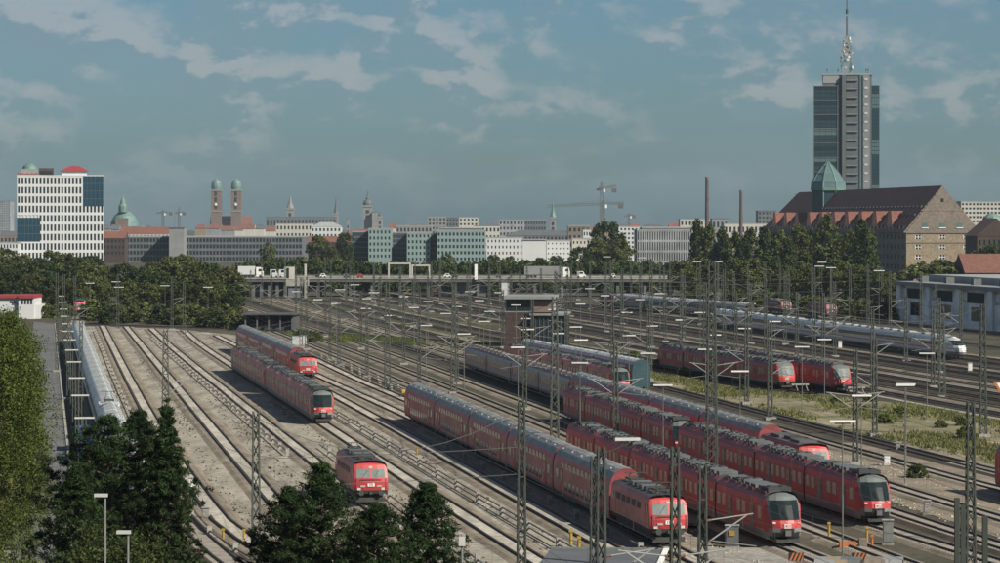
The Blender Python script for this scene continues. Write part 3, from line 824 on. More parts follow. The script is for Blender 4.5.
KIT = {
 'dd': lambda: car_dd(), 'dd_red': lambda: car_dd('train_red'),
 'dd_blue': lambda: car_dd('train_blue', 'roof_pale', cap='train_blue'),
 'white': lambda: car_single('train_white', 'roof_pale'), 'white_p': lambda: car_single('train_white', 'roof_pale', pano=True),
 'tan': lambda: car_single('train_silver', 'roof_maroon', 'train_window', band='train_tan'),
 'silver': lambda: car_single('train_silver', 'roof_pale'),
 'et': lambda: car_et(0), 'et+': lambda: car_et(1), 'et-': lambda: car_et(-1),
 'etd': lambda: car_et(0, side='train_red_dusty', edge='train_red_dusty', rooftop='equip_dark', win='train_glass'), 'etd+': lambda: car_et(1, side='train_red_dusty', edge='train_red_dusty', rooftop='equip_dark', win='train_glass'),
 'etd-': lambda: car_et(-1, side='train_red_dusty', edge='train_red_dusty', rooftop='equip_dark', win='train_glass'),
 'sb': lambda: car_et(0, 'sbahn', L=16.8), 'sb+': lambda: car_et(1, 'sbahn', L=16.8), 'sb-': lambda: car_et(-1, 'sbahn', L=16.8),
 '111': lambda: car_loco('111'), '218': lambda: car_loco('218'), '218m': lambda: car_loco('218', 'train_maroon'),
 'ice': lambda: car_ice(0), 'ice+': lambda: car_ice(1),
}
PARTNAME = {'111': 'locomotive_body', '218': 'locomotive_body', '218m': 'locomotive_body'}
def train(name, label, cat, track, v_front, cars, group=None):
    tr = TR[track]
    root = thing(name, label, cat, tr.at(v_front, RT + .006), 0.0, group)
    v = v_front
    for c in cars:
        L, body, subs = proto(c, KIT[c])
        vc = v + L / 2
        a, b = tr.at(vc + .36 * L), tr.at(vc - .36 * L)
        rz = math.atan2(b.y - a.y, b.x - a.x)
        p = (a + b) / 2
        o = ob(PARTNAME.get(c, 'coach'), body, root, Vector((p.x, p.y, RT + .006)) - root.location, rz)
        for nm, me, loc, size in subs:
            if isinstance(me, str): ob(nm, unit_box(me[4:]), o, loc, 0, size)
            else: ob(nm, me, o, loc)
        v += L * 0.992
    return root
TG = 'trains standing in the yard'
train('passenger_train', 'pale blue grey passenger train on the leftmost track beside the road', 'train', 'A', 212, ['white'] * 3 + ['white'] * 2 + ['white_p'] + ['white'] * 10)
train('double_deck_train', 'short red double-deck train with grey roof and red locomotive, left yard', 'train', 'B', 464.5, ['111'] + ['dd'] * 4, TG)
train('railcar_train', 'red railcar train in the left yard with dark roof boxes and black windscreen', 'train', 'C', 367, ['etd+', 'etd', 'etd', 'etd-', 'etd+', 'etd', 'etd', 'etd-'], TG)
train('locomotive', 'single red electric locomotive standing alone behind the small pine', 'locomotive', 'D', 259.5, ['111'])
train('double_deck_train', 'long red double-deck train with rounded grey roof and red locomotive, centre foreground', 'train', 'E', 223.5, ['111'] + ['dd'] * 5, TG)
train('railcar_train', 'nearest red railcar train with grey-framed windscreen, beside the double-deck train', 'train', 'H', 222.5, ['et+', 'et', 'et', 'et', 'et-'], TG)
train('railcar_train', 'long red railcar train with white windows, right of the nearest railcar', 'train', 'G', 237, ['et+', 'et', 'et', 'et-', 'et+', 'et', 'et', 'et-'], TG)
train('double_deck_train', 'red double-deck train with tan coaches and maroon diesel locomotive behind the long railcar', 'train', 'F', 273.5, ['218'] + ['dd_red'] * 4 + ['tan'] * 4, TG)
train('railcar_train', 'maroon railcar with rounded nose mostly hidden behind the double-deck train roofs', 'train', 'L2', 419, ['etd+', 'etd', 'etd', 'etd', 'etd-'], TG)
train('double_deck_train', 'pale blue roofed double-deck train with dark teal end, middle of the yard', 'train', 'R2', 431, ['dd_blue'] * 3, TG)
train('suburban_train', 'red suburban train at buffer stops, left of two beside the weeds', 'train', 'J1', 432.5, ['sb+', 'sb', 'sb', 'sb-'], TG)
train('suburban_train', 'red suburban train at buffer stops, right of two beside the weeds', 'train', 'J2', 423.5, ['sb+', 'sb', 'sb', 'sb-'], TG)
train('express_train', 'white streamlined express train passing on the far running line', 'train', 'K', 521, ['ice+'] + ['ice'] * 6)
train('far_train', 'grey passenger train with red locomotive far away below the bridge', 'train', 'X', 742, ['silver'] * 4 + ['111'])
train('diesel_locomotive', 'small red locomotive on the far right beyond the express train, right one', 'locomotive', 'Y', 748, ['218m'])
train('diesel_locomotive', 'small red locomotive on the far right beyond the express train, left one', 'locomotive', 'Y', 783, ['218m'])
train('distant_locomotive', 'distant red locomotive at the end of the leftmost track by the trees', 'locomotive', 'A', 800, ['111'])
train('double_deck_train', 'red coach cut off by the right edge of the picture', 'train', 'R2', 213, ['dd_red'] * 2, TG)

# ---------------------------------------------------------------- buildings (local: x right, y away, front face at y = 0)
def facade(root, o, ang, w, z0, z1, rows, cols, wf, hf, wall, win, thick=0.35, wname='window', skip=None, sill=False):
    """a wall of bands and piers standing in front of single windows; o local start corner, ang direction of the wall"""
    ca, sa = math.cos(ang), math.sin(ang)          # along the wall; outward normal is (sa,-ca)
    b = MB()
    def bx(x0, x1, za, zb, t=thick):
        pts = []
        for z in (za, zb):
            for x, d in ((x0, 0), (x1, 0), (x1, t), (x0, t)):
                pts.append((o[0] + ca * x + sa * d, o[1] + sa * x - ca * d, z))
        b.add(pts, [(0, 1, 2, 3), (7, 6, 5, 4), (1, 0, 4, 5), (2, 1, 5, 6), (3, 2, 6, 7), (0, 3, 7, 4)], wall)
    ch, cw = (z1 - z0) / rows, w / cols
    wh, ww = ch * hf, cw * wf
    for r in range(rows + 1):
        lo = z0 + (r - 1) * ch + ch / 2 + wh / 2 if r else z0
        hi = z0 + r * ch + ch / 2 - wh / 2 if r < rows else z1
        bx(0, w, lo, hi)
    for r in range(rows):
        za, zb = z0 + r * ch + ch / 2 - wh / 2, z0 + r * ch + ch / 2 + wh / 2
        for c in range(cols + 1):
            xa = (c - 1) * cw + cw / 2 + ww / 2 if c else 0
            xb = c * cw + cw / 2 - ww / 2 if c < cols else w
            bx(xa, xb, za, zb, thick - 0.02)
        for c in range(cols):
            if skip and skip(r, c): continue
            x = (c + .5) * cw; z = (za + zb) / 2
            n = 0.06
            ob(wname, unit_box(win), root, (o[0] + ca * x + sa * n, o[1] + sa * x - ca * n, z), ang, (ww, .1, wh))
    return b.build('wall', root)
def block(name, label, px0, px1, ytop, z, depth, wall, rows=0, cols=0, wf=.5, hf=.5, win='glass_dark', cat='building', roof=None, rh=0.0, roofmat='roof_slate', group=None, floor_y=None, ground=0.0, side=False, skip=None):
    X0, X1 = (px0 - 500) / FPX * z, (px1 - 500) / FPX * z
    h = HT(ytop, z)
    root = thing(name, label, cat, (X0, z, 0), 0, group)
    w = X1 - X0
    b = MB(); b.box(0.02, w - 0.02, 0, depth, 0, h - .05, wall); b.build('core', root)
    if rows:
        z0 = 0.0 if floor_y is None else HT(floor_y, z)
        if z0 > 0.3:
            MB().box(0, w, -.3, 0, 0, z0, wall).build('base_wall', root)
        facade(root, (0, 0), 0.0, w, max(z0, 0.0), h, rows, cols, wf, hf, wall, win, skip=skip)
        if side and X1 < 0: facade(root, (w, 0), R(90), depth, max(z0, 0.0), h, rows, max(2, int(depth / w * cols)), wf, hf, wall, win)
        if side and X0 > 0: facade(root, (0, depth), R(-90), depth, max(z0, 0.0), h, rows, max(2, int(depth / w * cols)), wf, hf, wall, win)
    if roof == 'gable': MB().gable(-.4, w + .4, -.5, depth + .5, h, h + rh, roofmat, 'x', wall).build('roof', root)
    elif roof == 'hip': MB().gable(-.4, w + .4, -.5, depth + .5, h, h + rh, roofmat, 'x', roofmat, hip=min(w * .3, depth * .5)).build('roof', root)
    elif roof == 'gabley': MB().gable(-.4, w + .4, -.5, depth + .5, h, h + rh, roofmat, 'y', wall).build('roof', root)
    else:
        r = MB(); r.box(-.2, w + .2, -.45, depth + .2, h, h + .5, roofmat); r.build('roof', root)
    return root, w, h

# ---- white gridded tower block on the left
zt = 1450
root, w, h = block('office_tower', 'white gridded office block with two dark blue glass corner panels, left', 17, 103, 176, zt, 30, 'wall_white', 10, 24, .56, .70,
                   win='glass_dark', floor_y=270, roofmat='wall_white', cat='office block',
                   skip=lambda r, c: (c >= 18 and r >= 7) or (c < 6 and 2.9 < r < 5.5))
root.rotation_euler = (0, 0, math.atan(440 / FPX))
k = zt / FPX
def glasspanel(root, px0, px1, y0, y1, zt, base, cols, rows, m='glass_blue'):
    xa, xb, za, zb = (px0 - base) * zt / FPX, (px1 - base) * zt / FPX, HT(y1, zt), HT(y0, zt)
    cw, ch = (xb - xa) / cols, (zb - za) / rows
    fr = MB().box(xa, xb, -.42, -.36, za, zb, 'wall_dark').build('glass_wall_frame', root)
    for r in range(rows):
        for c in range(cols):
            piece('glass_pane', fr, (xa + (c + .5) * cw, -.48, za + (r + .5) * ch), (cw - .18, .1, ch - .25), m)
glasspanel(root, 82.5, 102.8, 175.5, 206, zt, 17, 5, 4)
glasspanel(root, 17.2, 40, 217.5, 241.5, zt, 17, 6, 3)
rf = MB().box(2, 10, 6, 16, h + .5, h + 3.6, 'wall_grey').lathe(6, 11, [(3.6, h + 3.6), (3.2, h + 5), (1.6, h + 6.2)], 'copper').build('roof_kiosk', root)
MB().box(10.4, 17.5, 6, 14, h + .5, h + 4.0, 'wall_brick').box(11, 17, 5.8, 6, h + 1.2, h + 2.6, 'glass_dark').build('roof_kiosk', root)
MB().box(21.5, 33.5, 5, 14, h + .5, h + 2.6, 'wall_white').build('roof_kiosk', root)
MB().gable(20.5, 34.5, 4, 15, h + 2.6, h + 5.2, 'red_trim', 'x', 'red_trim', hip=5).build('kiosk_roof', root)
b = MB()
for i in range(9): b.box(0.1 + i * 1.1, 0.9 + i * 1.1, -.4, -.3, h + .5, h + 1.6 - .3 * (i % 2), 'red_trim')
b.build('red_parapet', root)
block('office_annex', 'low white wing at the foot of the gridded office block', -12, 18, 243, 1440, 25, 'wall_white', 5, 10, .5, .6, floor_y=274, roofmat='roof_light')
block('distant_slab', 'faint blue grey tower slab at the left edge', -8, 10, 201, 3600, 30, 'wall_grey_blue', 14, 8, .6, .5, win='glass_blue', floor_y=232)

# ---- long dark station hall and its neighbours
root, w, h = block('station_hall', 'long dark glazed station hall behind the left trees', 103, 302, 237, 1850, 60, 'wall_dark', 4, 60, .72, .62, win='glass_dark', floor_y=262, roofmat='roof_light')
root, w, h = block('stair_tower', 'plain grey block rising above the dark station hall', 169, 184, 228, 1835, 14, 'wall_grey', 0, 0, roofmat='wall_dark')
block('red_roof_house', 'red brick house at the left end of the station hall', 103, 125, 238, 1830, 16, 'wall_brick', 3, 6, .5, .5, roof='gable', rh=4, roofmat='roof_red', floor_y=256)
block('red_roof_house', 'long orange tiled roof above the station hall, below the domed courthouse', 124, 169, 234, 2100, 20, 'wall_white_warm', 3, 12, .5, .5, roof='gable', rh=5, roofmat='roof_red', floor_y=246)
# courthouse dome
zc = 3400; s = zc / FPX
root = thing('domed_courthouse', 'green domed old courthouse with lantern on the skyline', 'building', Z(122, zc))
MB().box(-17, 22, 0, 30, 0, HT(226, zc), 'stone_grey').box(-7, 7, -3, 6, 0, HT(218, zc), 'brick_tower').build('wall', root)
MB().lathe(1, 15, [(16, HT(226, zc)), (15, HT(221, zc)), (12, HT(216, zc)), (7, HT(212, zc)), (5, HT(211, zc))], 'copper', 20).build('dome', root)
MB().lathe(0, 8, [(5, HT(212, zc)), (5, HT(206, zc)), (3.4, HT(203.5, zc)), (2.6, HT(200, zc)), (1.2, HT(198, zc)), (.3, HT(195, zc))], 'copper', 10).build('lantern', root)
# twin-towered cathedral
zc = 4700; s = zc / FPX
root = thing('cathedral', 'brick cathedral with twin green onion-domed towers on the skyline', 'cathedral', Z(226, zc))
for x in (216, 236):
    cx = (x - 226) * s; tw = 5.0 * s
    t = MB().box(cx - tw, cx + tw, 0, 2 * tw, 0, HT(190, zc), 'brick_tower').box(cx - tw - .7, cx + tw + .7, -.7, 2 * tw + .7, HT(212, zc), HT(210.5, zc), 'stone_grey').box(cx - tw - .7, cx + tw + .7, -.7, 2 * tw + .7, HT(191, zc), HT(189.4, zc), 'stone_grey').build('tower', root)
    MB().lathe(cx, tw, [(tw * .98, HT(189.4, zc)), (tw * 1.05, HT(186.5, zc)), (tw * .98, HT(183.5, zc)), (tw * .7, HT(180.5, zc)), (tw * .25, HT(179, zc)), (.5, HT(178, zc))], 'copper', 14).build('dome', t)
    for zz in (208, 201, 195): MB().box(cx - 1.6, cx + 1.6, -.9, -.2, HT(zz, zc), HT(zz - 4, zc), 'glass_dark').build('belfry_window', t)
    MB().tube((cx, -1.2, HT(204.2, zc)), (cx, -.72, HT(204.2, zc)), 2.0, 'white_paint', n=16).build('clock_face', t)
MB().gable(-(226 - 209) * s, (251 - 226) * s, 8, 45, HT(227, zc), HT(216, zc), 'roof_red', 'x', 'brick_tower').box(-(226 - 209) * s, (251 - 226) * s, 8.3, 44.7, 0, HT(227, zc), 'brick_tower').build('nave', root)
# church towers
def spire(name, label, px, ytop, yshoulder, wpx, z, m='stone_grey', mroof='roof_slate', style='needle', ybase=228):
    root = thing(name, label, 'church tower', Z(px, z)); s = z / FPX; w = wpx / 2 * s
    MB().box(-w, w, 0, 2 * w, 0, HT(yshoulder, z), m).box(-w * 1.12, w * 1.12, -w * .12, 2.12 * w, HT(yshoulder + 2, z), HT(yshoulder + 1, z), m).build('tower', root)
    for q in (5, 10): MB().box(-w * .35, w * .35, -.5, -.02, HT(yshoulder + q + 3, z), HT(yshoulder + q, z), 'glass_dark').build('belfry_window', root)
    if style == 'needle':
        MB().lathe(0, w, [(w * 1.1, HT(yshoulder, z)), (w * .55, HT(yshoulder + (ytop - yshoulder) * .35, z)), (w * .1, HT(ytop, z))], mroof, 8).build('spire', root)
    else:
        d = ytop - yshoulder
        MB().lathe(0, w, [(w * 1.0, HT(yshoulder, z)), (w * 1.05, HT(yshoulder + d * .15, z)), (w * .75, HT(yshoulder + d * .32, z)), (w * .4, HT(yshoulder + d * .38, z)), (w * .42, HT(yshoulder + d * .5, z)), (w * .2, HT(yshoulder + d * .6, z)), (w * .04, HT(ytop, z))], mroof, 10).build('spire', root)
    return root
spire('church_tower', 'grey neo-gothic town hall tower, leftmost spire right of the cathedral', 290, 195, 208, 7, 4800, 'stone_grey', 'stone_grey')
spire('church_tower', 'slim dark needle spire between the town hall tower and the double-towered church', 336, 196.5, 213, 4.6, 5000, 'stone_grey', 'roof_slate')
spire('church_tower', 'broad dark baroque tower with lantern and needle tip', 367.5, 190, 205, 9, 4600, 'stone_grey', 'roof_slate', 'baroque')
spire('church_tower', 'small dark turret just right of the broad baroque tower', 380, 211, 216, 5, 4600, 'stone_grey', 'roof_slate', 'baroque')
spire('church_tower', 'green copper church spire under the crane jib', 553, 201.5, 217, 6, 3800, 'stone_grey', 'copper')
spire('church_tower', 'tiny far turret at the right foot of the needle spire', 348, 216, 220, 3, 4900)
block('market_hall', 'grey block at the foot of the broad baroque tower', 372, 377, 212, 4590, 15, 'stone_grey', roof=None)
# skyline roofs, one house each
SKY = [  # name, label, px0, px1, ytop, z, wall, rows, cols, roof, rh, roofmat
 ('city_house', 'low dark long building on the skyline left of the needle spire', 266, 336, 217, 4200, 'wall_dark', 2, 20, None, 0, 'roof_slate'),
 ('city_house', 'white house with flat roof below the town hall tower', 276, 312, 224, 2600, 'wall_white_warm', 3, 10, None, 0, 'roof_light'),
 ('city_house', 'bright white house left of the baroque tower', 311, 341, 222, 2500, 'wall_white', 3, 8, 'hip', 4, 'roof_light'),
 ('city_house', 'brick house with red roof below the skyline, right of station hall', 303, 352, 236, 2000, 'wall_brick', 4, 14, 'gable', 4, 'roof_red'),
 ('city_house', 'pale house with red roof behind the teal glass offices', 341, 400, 229, 2300, 'wall_white_warm', 3, 14, 'hip', 5, 'roof_red'),
 ('city_house', 'grey flat house behind the left teal offices', 396, 432, 226, 2350, 'wall_grey', 3, 10, None, 0, 'roof_light'),
 ('city_house', 'dark flat tower block on the skyline above the teal offices, left one', 428, 446, 217, 2800, 'wall_grey', 5, 5, None, 0, 'roof_light'),
 ('city_house', 'dark flat tower block on the skyline above the teal offices, middle one', 443, 461, 218, 2900, 'wall_dark', 5, 6, None, 0, 'roof_slate'),
 ('city_house', 'white stepped block on the skyline above the teal offices', 459, 478, 217.5, 2750, 'wall_white_warm', 5, 5, None, 0, 'roof_light'),
 ('city_house', 'low white block right of the stepped white block', 474, 500, 226, 2600, 'wall_white_warm', 3, 7, None, 0, 'roof_slate'),
 ('city_house', 'grey flat office with two tiers left of the green spire', 499, 527, 220, 2900, 'wall_grey_blue', 4, 8, None, 0, 'roof_light'),
 ('city_house', 'dark grey flat office directly left of the green spire', 525, 546, 220, 2850, 'wall_dark', 4, 8, None, 0, 'roof_light'),
 ('city_house', 'long dark roofed house in front of the green spire', 506, 572, 230, 2300, 'wall_dark', 3, 18, 'hip', 4, 'roof_slate'),
 ('city_house', 'grey beige block right of the green spire below the crane', 568, 590, 226, 2100, 'wall_brown', 3, 5, None, 0, 'roof_light'),
 ('city_house', 'white house with dark windows in front of the beige block', 583, 591, 230, 2050, 'wall_white', 3, 3, None, 0, 'roof_light'),
 ('city_house', 'white terraced apartment house beside the crane mast', 612, 642, 227, 1900, 'wall_white', 5, 8, None, 0, 'roof_light'),
 ('city_house', 'brown roofed house right of the crane', 640, 668, 224, 2600, 'wall_white_warm', 3, 8, 'hip', 3, 'roof_slate'),
 ('city_house', 'flat white workshop at the foot of the taller chimney', 680, 716, 219.5, 2400, 'wall_white_warm', 3, 9, None, 0, 'roof_light'),
 ('city_house', 'dark grey flat hall between the two chimneys', 712, 728, 219, 2350, 'wall_grey', 2, 4, None, 0, 'roof_slate'),
 ('city_house', 'long pale flat hall under the shorter chimney', 724, 775, 224, 2200, 'wall_white_warm', 2, 12, None, 0, 'roof_light'),
 ('city_house', 'dark grey stepped block at the left end of the big brown roof', 758, 776, 211, 2500, 'wall_dark', 5, 5, None, 0, 'roof_slate'),
 ('city_house', 'dark brown long house far left beyond the annex', 0, 30, 231, 2500, 'wall_brown', 2, 8, 'gable', 4, 'roof_slate'),
]
for (nm, lb, a, b_, yt, zz, wl_, rr_, cc_, rf_, rh_, rm_) in SKY:
    block(nm, lb, a, b_, yt + (rh_ * FPX / zz if rf_ else 0), zz, 22, wl_, rr_, cc_, .5, .5, roof=rf_, rh=rh_, roofmat=rm_, floor_y=yt + 22)
rr = random.Random(4)
SPAN = [(255, 300), (300, 352), (388, 430), (478, 515), (585, 640), (645, 690), (100, 150), (195, 260), (720, 770)]
names = ['left of the town hall tower', 'below the needle spire', 'beside the baroque tower', 'left of the green spire', 'behind the crane', 'left of the chimneys', 'near the domed courthouse', 'at the foot of the cathedral', 'right of the chimneys']
for (a, b_), nmz in zip(SPAN, names):
    x = a; i = 0
    while x < b_ - 6:
        wpx = rr.uniform(8, 15); zz = rr.uniform(3000, 3500)
        y = rr.uniform(221.5, 227); rfm = rr.choice(['roof_red', 'roof_slate', 'roof_tile', 'roof_red'])
        wm = rr.choice(['wall_white_warm', 'wall_grey', 'wall_beige'])
        block('roof_house', 'far small %s house with %s roof %s, %s from left' % ({'wall_white_warm': 'cream', 'wall_grey': 'grey', 'wall_beige': 'beige'}[wm], {'roof_red': 'red', 'roof_slate': 'slate', 'roof_tile': 'brown'}[rfm], nmz, ORD[i]),
              x, x + wpx - .6, y + 5, zz, 16, wm, 0, 0, roof='hip' if rr.random() < .5 else 'gable', rh=5, roofmat=rfm, cat='house', group='small houses of the far city')
        x += wpx; i += 1

# ---- teal glass offices in the centre
zo = 1650
root, w, h = block('glass_office', 'dark glazed left wing of the teal offices', 352, 369, 232, zo, 30, 'wall_dark', 6, 9, .8, .75, win='glass_teal', floor_y=262, roofmat='roof_light')
block('glass_office', 'teal panelled office with three window columns, left of two', 368.5, 391, 229, zo - 15, 30, 'wall_teal', 5, 6, .45, .5, floor_y=259, roofmat='roof_light', win='glass_dark', )
block('glass_office', 'dark glazed link between the teal panelled offices', 391, 407, 234, zo + 6, 25, 'wall_dark', 6, 8, .8, .75, win='glass_teal', floor_y=262)
block('glass_office', 'teal panelled office with three window columns, right of two', 407, 430, 233, zo - 15, 30, 'wall_teal', 5, 6, .45, .5, floor_y=262, roofmat='roof_light')
block('glass_office', 'narrow dark glass link left of the wide teal office', 430, 437, 234, zo + 6, 25, 'wall_dark', 6, 3, .8, .75, win='glass_teal', floor_y=262)
block('glass_office', 'wide teal office with many small square windows', 437, 485.5, 231, zo - 20, 35, 'wall_teal', 5, 13, .55, .5, floor_y=262, roofmat='roof_light')
block('rooftop_storey', 'pale set-back top floor above the wide teal office', 440, 482, 228.5, zo + 4, 18, 'wall_grey', 0, 0, roofmat='roof_light')
# ---- white blocks right of the centre
block('white_block', 'shaded white apartment block left of the triangular shadow', 486.5, 523, 238, 1560, 20, 'wall_white', 5, 10, .35, .45, floor_y=268, roofmat='roof_light')
block('white_block', 'bright white house end with few windows behind the truck', 522.5, 546, 240, 1500, 18, 'wall_white', 0, 0, roofmat='roof_light')
block('white_block', 'white block with small windows left of the big round tree', 546.5, 570, 241, 1520, 18, 'wall_white', 5, 6, .3, .3, floor_y=266, roofmat='roof_light')
block('white_block', 'white low house beside the big round tree', 572, 590, 239, 1540, 15, 'wall_white_warm', 4, 5, .4, .4, floor_y=266, roofmat='roof_light')
block('grey_office', 'grey white office with tall window strips right of the big round tree', 637, 690, 230.5, 1350, 30, 'wall_grey_blue', 4, 22, .4, .8, win='glass_dark', floor_y=272, roofmat='roof_light')
block('rooftop_storey', 'glazed top storey on the grey white office', 642, 692, 228, 1358, 18, 'wall_dark', 1, 16, .8, .6, win='glass_teal', floor_y=233, roofmat='roof_light')
# ---- chimneys and cranes
for px, yt, w_, lb in ((707, 176.5, 4.2, 'taller of two slim brick chimneys'), (741, 190, 3.6, 'shorter of two slim brick chimneys')):
    zz = 2100; s = zz / FPX
    root = thing('brick_chimney', lb + ' right of the crane', 'chimney', Z(px, zz))
    ht = HT(yt, zz)
    MB().lathe(0, 0, [(w_ * .55 * s, 0), (w_ * .5 * s, ht * .5), (w_ * .4 * s, ht - 1)], 'chimney_brick', 12).build('shaft', root)
    MB().lathe(0, 0, [(w_ * .45 * s, ht - 1.4), (w_ * .48 * s, ht - .2), (w_ * .42 * s, ht)], 'brick_tower', 12).build('rim', root)
def lattice_bar(b, p, q, w, m, n, r=.12):
    p, q = Vector(p), Vector(q); d = (q - p).normalized()
    a = d.cross(Vector((0, 1, 0))).normalized() * w / 2 if abs(d.y) < .9 else Vector((w / 2, 0, 0))
    c = d.cross(a).normalized() * w / 2
    cs = [a + c, a - c, -a - c, -a + c]
    for o in cs: b.tube(p + o, q + o, r, m, caps=False)
    for i in range(n):
        s0, s1 = p + (q - p) * (i / n), p + (q - p) * ((i + 1) / n)
        for k in range(4):
            b.tube(s0 + cs[k], s1 + cs[(k + 1) % 4], r * .7, m, caps=False)
def crane(label, px, ytop, jl, jr, yj, z, tilt=0.0):
    s = z / FPX; root = thing('tower_crane', label, 'crane', Z(px, z)); h = HT(yj, z)
    b = MB(); lattice_bar(b, (0, 0, 0), (0, 0, h), 2.2, 'crane_steel', 26, .27); b.build('mast', root)
    b = MB(); lattice_bar(b, (-jl * s, 0, h + jl * s * tilt), (0, 0, h + .6), 1.5, 'crane_steel', 26, .2); b.build('jib', root)
    b = MB(); lattice_bar(b, (0, 0, h + .6), (jr * s, 0, h + .6 - jr * s * tilt), 1.5, 'crane_steel', 10, .2); b.build('counter_jib', root)
    b = MB(); lattice_bar(b, (0, 0, h + .6), (0, 0, HT(ytop, z)), 1.4, 'crane_steel', 5, .24)
    b.tube((0, 0, HT(ytop, z)), (-jl * s * .6, 0, h + 1 + jl * .6 * s * tilt), .12, 'crane_steel'); b.tube((0, 0, HT(ytop, z)), (jr * s * .8, 0, h + .8 - jr * .8 * s * tilt), .12, 'crane_steel'); b.build('crown', root)
    x = jr * s * .85; MB().box(x - 1.6, x + 1.6, -1, 1, h - 2.4, h + .6, 'concrete_dark').build('counterweight', root)
    MB().box(.8, 2.6, -1.2, .6, h - 2.2, h, 'white_paint').build('cabin', root)
crane('tall tower crane with long jib reaching left over the green spire', 603, 200, 56, 21, 204.5, 1900, -.028)
crane('tower crane with short tilted jib high above the long-jib crane', 601.5, 182, 5, 15, 189, 2100, -.16)
crane('small distant tower crane behind the station hall, left one', 163, 210, 6, 9, 213, 3000)
crane('small distant tower crane behind the station hall, right one', 179, 207, 4, 6, 213, 3200)
crane('small distant crane low on the skyline right of the tall cranes', 629, 213, 5, 6, 216, 3000)
root = thing('antenna_mast', 'thin far antenna between the two small cranes on the left', 'antenna', Z(174.5, 3100)); MB().tube((0, 0, 0), (0, 0, HT(205, 3100)), .5, 'crane_steel', r2=.15).build('pole', root); MB().box(-.8, .8, -.8, .8, 0, 1, 'concrete').build('base', root)

# ---- customs building with the great brown roof
Zg = 1250.0
gx0, gx1 = (906 - 500) * Zg / FPX, (980 - 500) * Zg / FPX
root = thing('customs_building', 'large customs building with steep brown tiled roof, dormers and beige gable end', 'building', (0, 0, 0))
ang = math.atan2(34, 304)                       # how far the long side leans to the left of the view
root.location = (gx0, Zg, 0); root.rotation_euler = (0, 0, ang)
W_, LEN = (gx1 - gx0) * 1.0, 300.0
eave, apex = HT(232, Zg), HT(186, Zg)
MB().box(0.02, W_ - 0.02, 0.02, LEN, 0, eave, 'wall_beige').build('core', root)
facade(root, (0, 0), 0, W_, 0, eave, 5, 3, .26, .42, 'wall_beige', 'glass_dark', .4)
for r in range(5):                              # white glazing bars and side slits
    for c in range(3):
        x = (c + .5) * W_ / 3; zz = (r + .5) * eave / 5
        MB().box(x - .12, x + .12, -.3, -.1, zz - .85, zz + .85, 'white_paint').box(x - 1.35, x - 1.1, -.3, -.1, zz - .85, zz + .85, 'white_paint').box(x + 1.1, x + 1.35, -.3, -.1, zz - .85, zz + .85, 'white_paint').box(x - 1.1, x + 1.1, -.28, -.1, zz - .1, zz + .1, 'white_paint').build('window_frame', root)
MB().box(-.3, W_ + .3, -.75, -.4, eave - .5, eave + .1, 'wall_brown').box(-.3, W_ + .3, -.6, -.4, HT(243, Zg), HT(242, Zg), 'wall_brown').build('string_course', root)
gb = MB(); gb.add([(0, -.35, eave), (W_, -.35, eave), (W_ / 2, -.35, apex), (0, 0.3, eave), (W_, 0.3, eave), (W_ / 2, 0.3, apex)], [(0, 1, 2), (5, 4, 3), (0, 2, 5, 3), (1, 4, 5, 2)], 'wall_brown'); gb.build('gable_end', root)
for c in range(3):
    x = W_ * (.26 + .24 * c); piece('gable_window', root, (x, -.36, HT(225, Zg)), (2.4, .2, 1.7), 'glass_pale'); MB().box(x - 1.4, x + 1.4, -.6, -.36, HT(228, Zg) - .1, HT(227.6, Zg) + .1, 'white_paint').build('window_sill', root)
piece('gable_window', root, (W_ / 2, -.36, HT(200, Zg)), (1.2, .2, 1.4), 'glass_dark')
MB().box(W_ * .2, W_ * .8, -.5, -.36, HT(210.5, Zg), HT(209.8, Zg), 'wall_beige').build('gable_band', root)
facade(root, (0, LEN), R(-90), LEN, 0, eave, 5, 44, .36, .42, 'wall_brown', 'glass_dark', .4)
rb = MB(); rb.gable(-1.2, W_ + 1.2, -.1, LEN + 1, eave - .2, apex + .3, 'roof_tile', 'y', 'wall_brown'); rb.v[4 + 1] = (W_ / 2, LEN - 16, apex + .3); rb.v[4 + 1 + 6] = (W_ / 2, LEN - 16, apex + .3)
roof = rb.build('roof', root)
slope = (apex - eave) / (W_ / 2)
def roof_pt(y, f): return (f * W_ / 2, y, eave + f * (apex - eave))
tiles = 0
for y in np.arange(30, 285, 27):                # big orange-fronted dormers low on the roof
    x, _, zz = roof_pt(y, .10)
    d = MB(); d.add([(x - 1.2, y - 5, zz), (x - 1.2, y + 5, zz), (x - 1.2, y + 2.6, zz + 7), (x - 1.2, y - 2.6, zz + 7), (x + 5.4, y - 5, zz), (x + 5.4, y + 5, zz), (x + 5.4, y + 2.6, zz + 7), (x + 5.4, y - 2.6, zz + 7)],
        [(0, 1, 2, 3)], 'dormer_orange'); d.add([v for v in d.v], [(4, 7, 6, 5), (0, 3, 7, 4), (1, 5, 6, 2), (3, 2, 6, 7), (0, 4, 5, 1)], 'roof_tile'); d.build('dormer', root)
for f in (.06, .34, .52):                       # rows of little roof windows
    for i, y in enumerate(np.arange(4, 280, 6.5)):
        x, _, zz = roof_pt(y, f)
        if f > .5 and y > 200: continue
        MB_ = 'roof_slate' if f > .1 else 'glass_teal'
        ob('roof_window', unit_box(MB_), root, (x - .1, y, zz + .5), 0, (1.6, 1.7, 1.3 if f > .1 else 1.9))
# ridge rows as thin tile courses
tb = MB()
for f in np.arange(.04, 1.0, .07):
    x, _, zz = roof_pt(0, f); tb.box(x - .12, x + .12, -.5, LEN - 10, zz + .0, zz + .26, 'roof_tile')
tb.build('tile_course', roof)
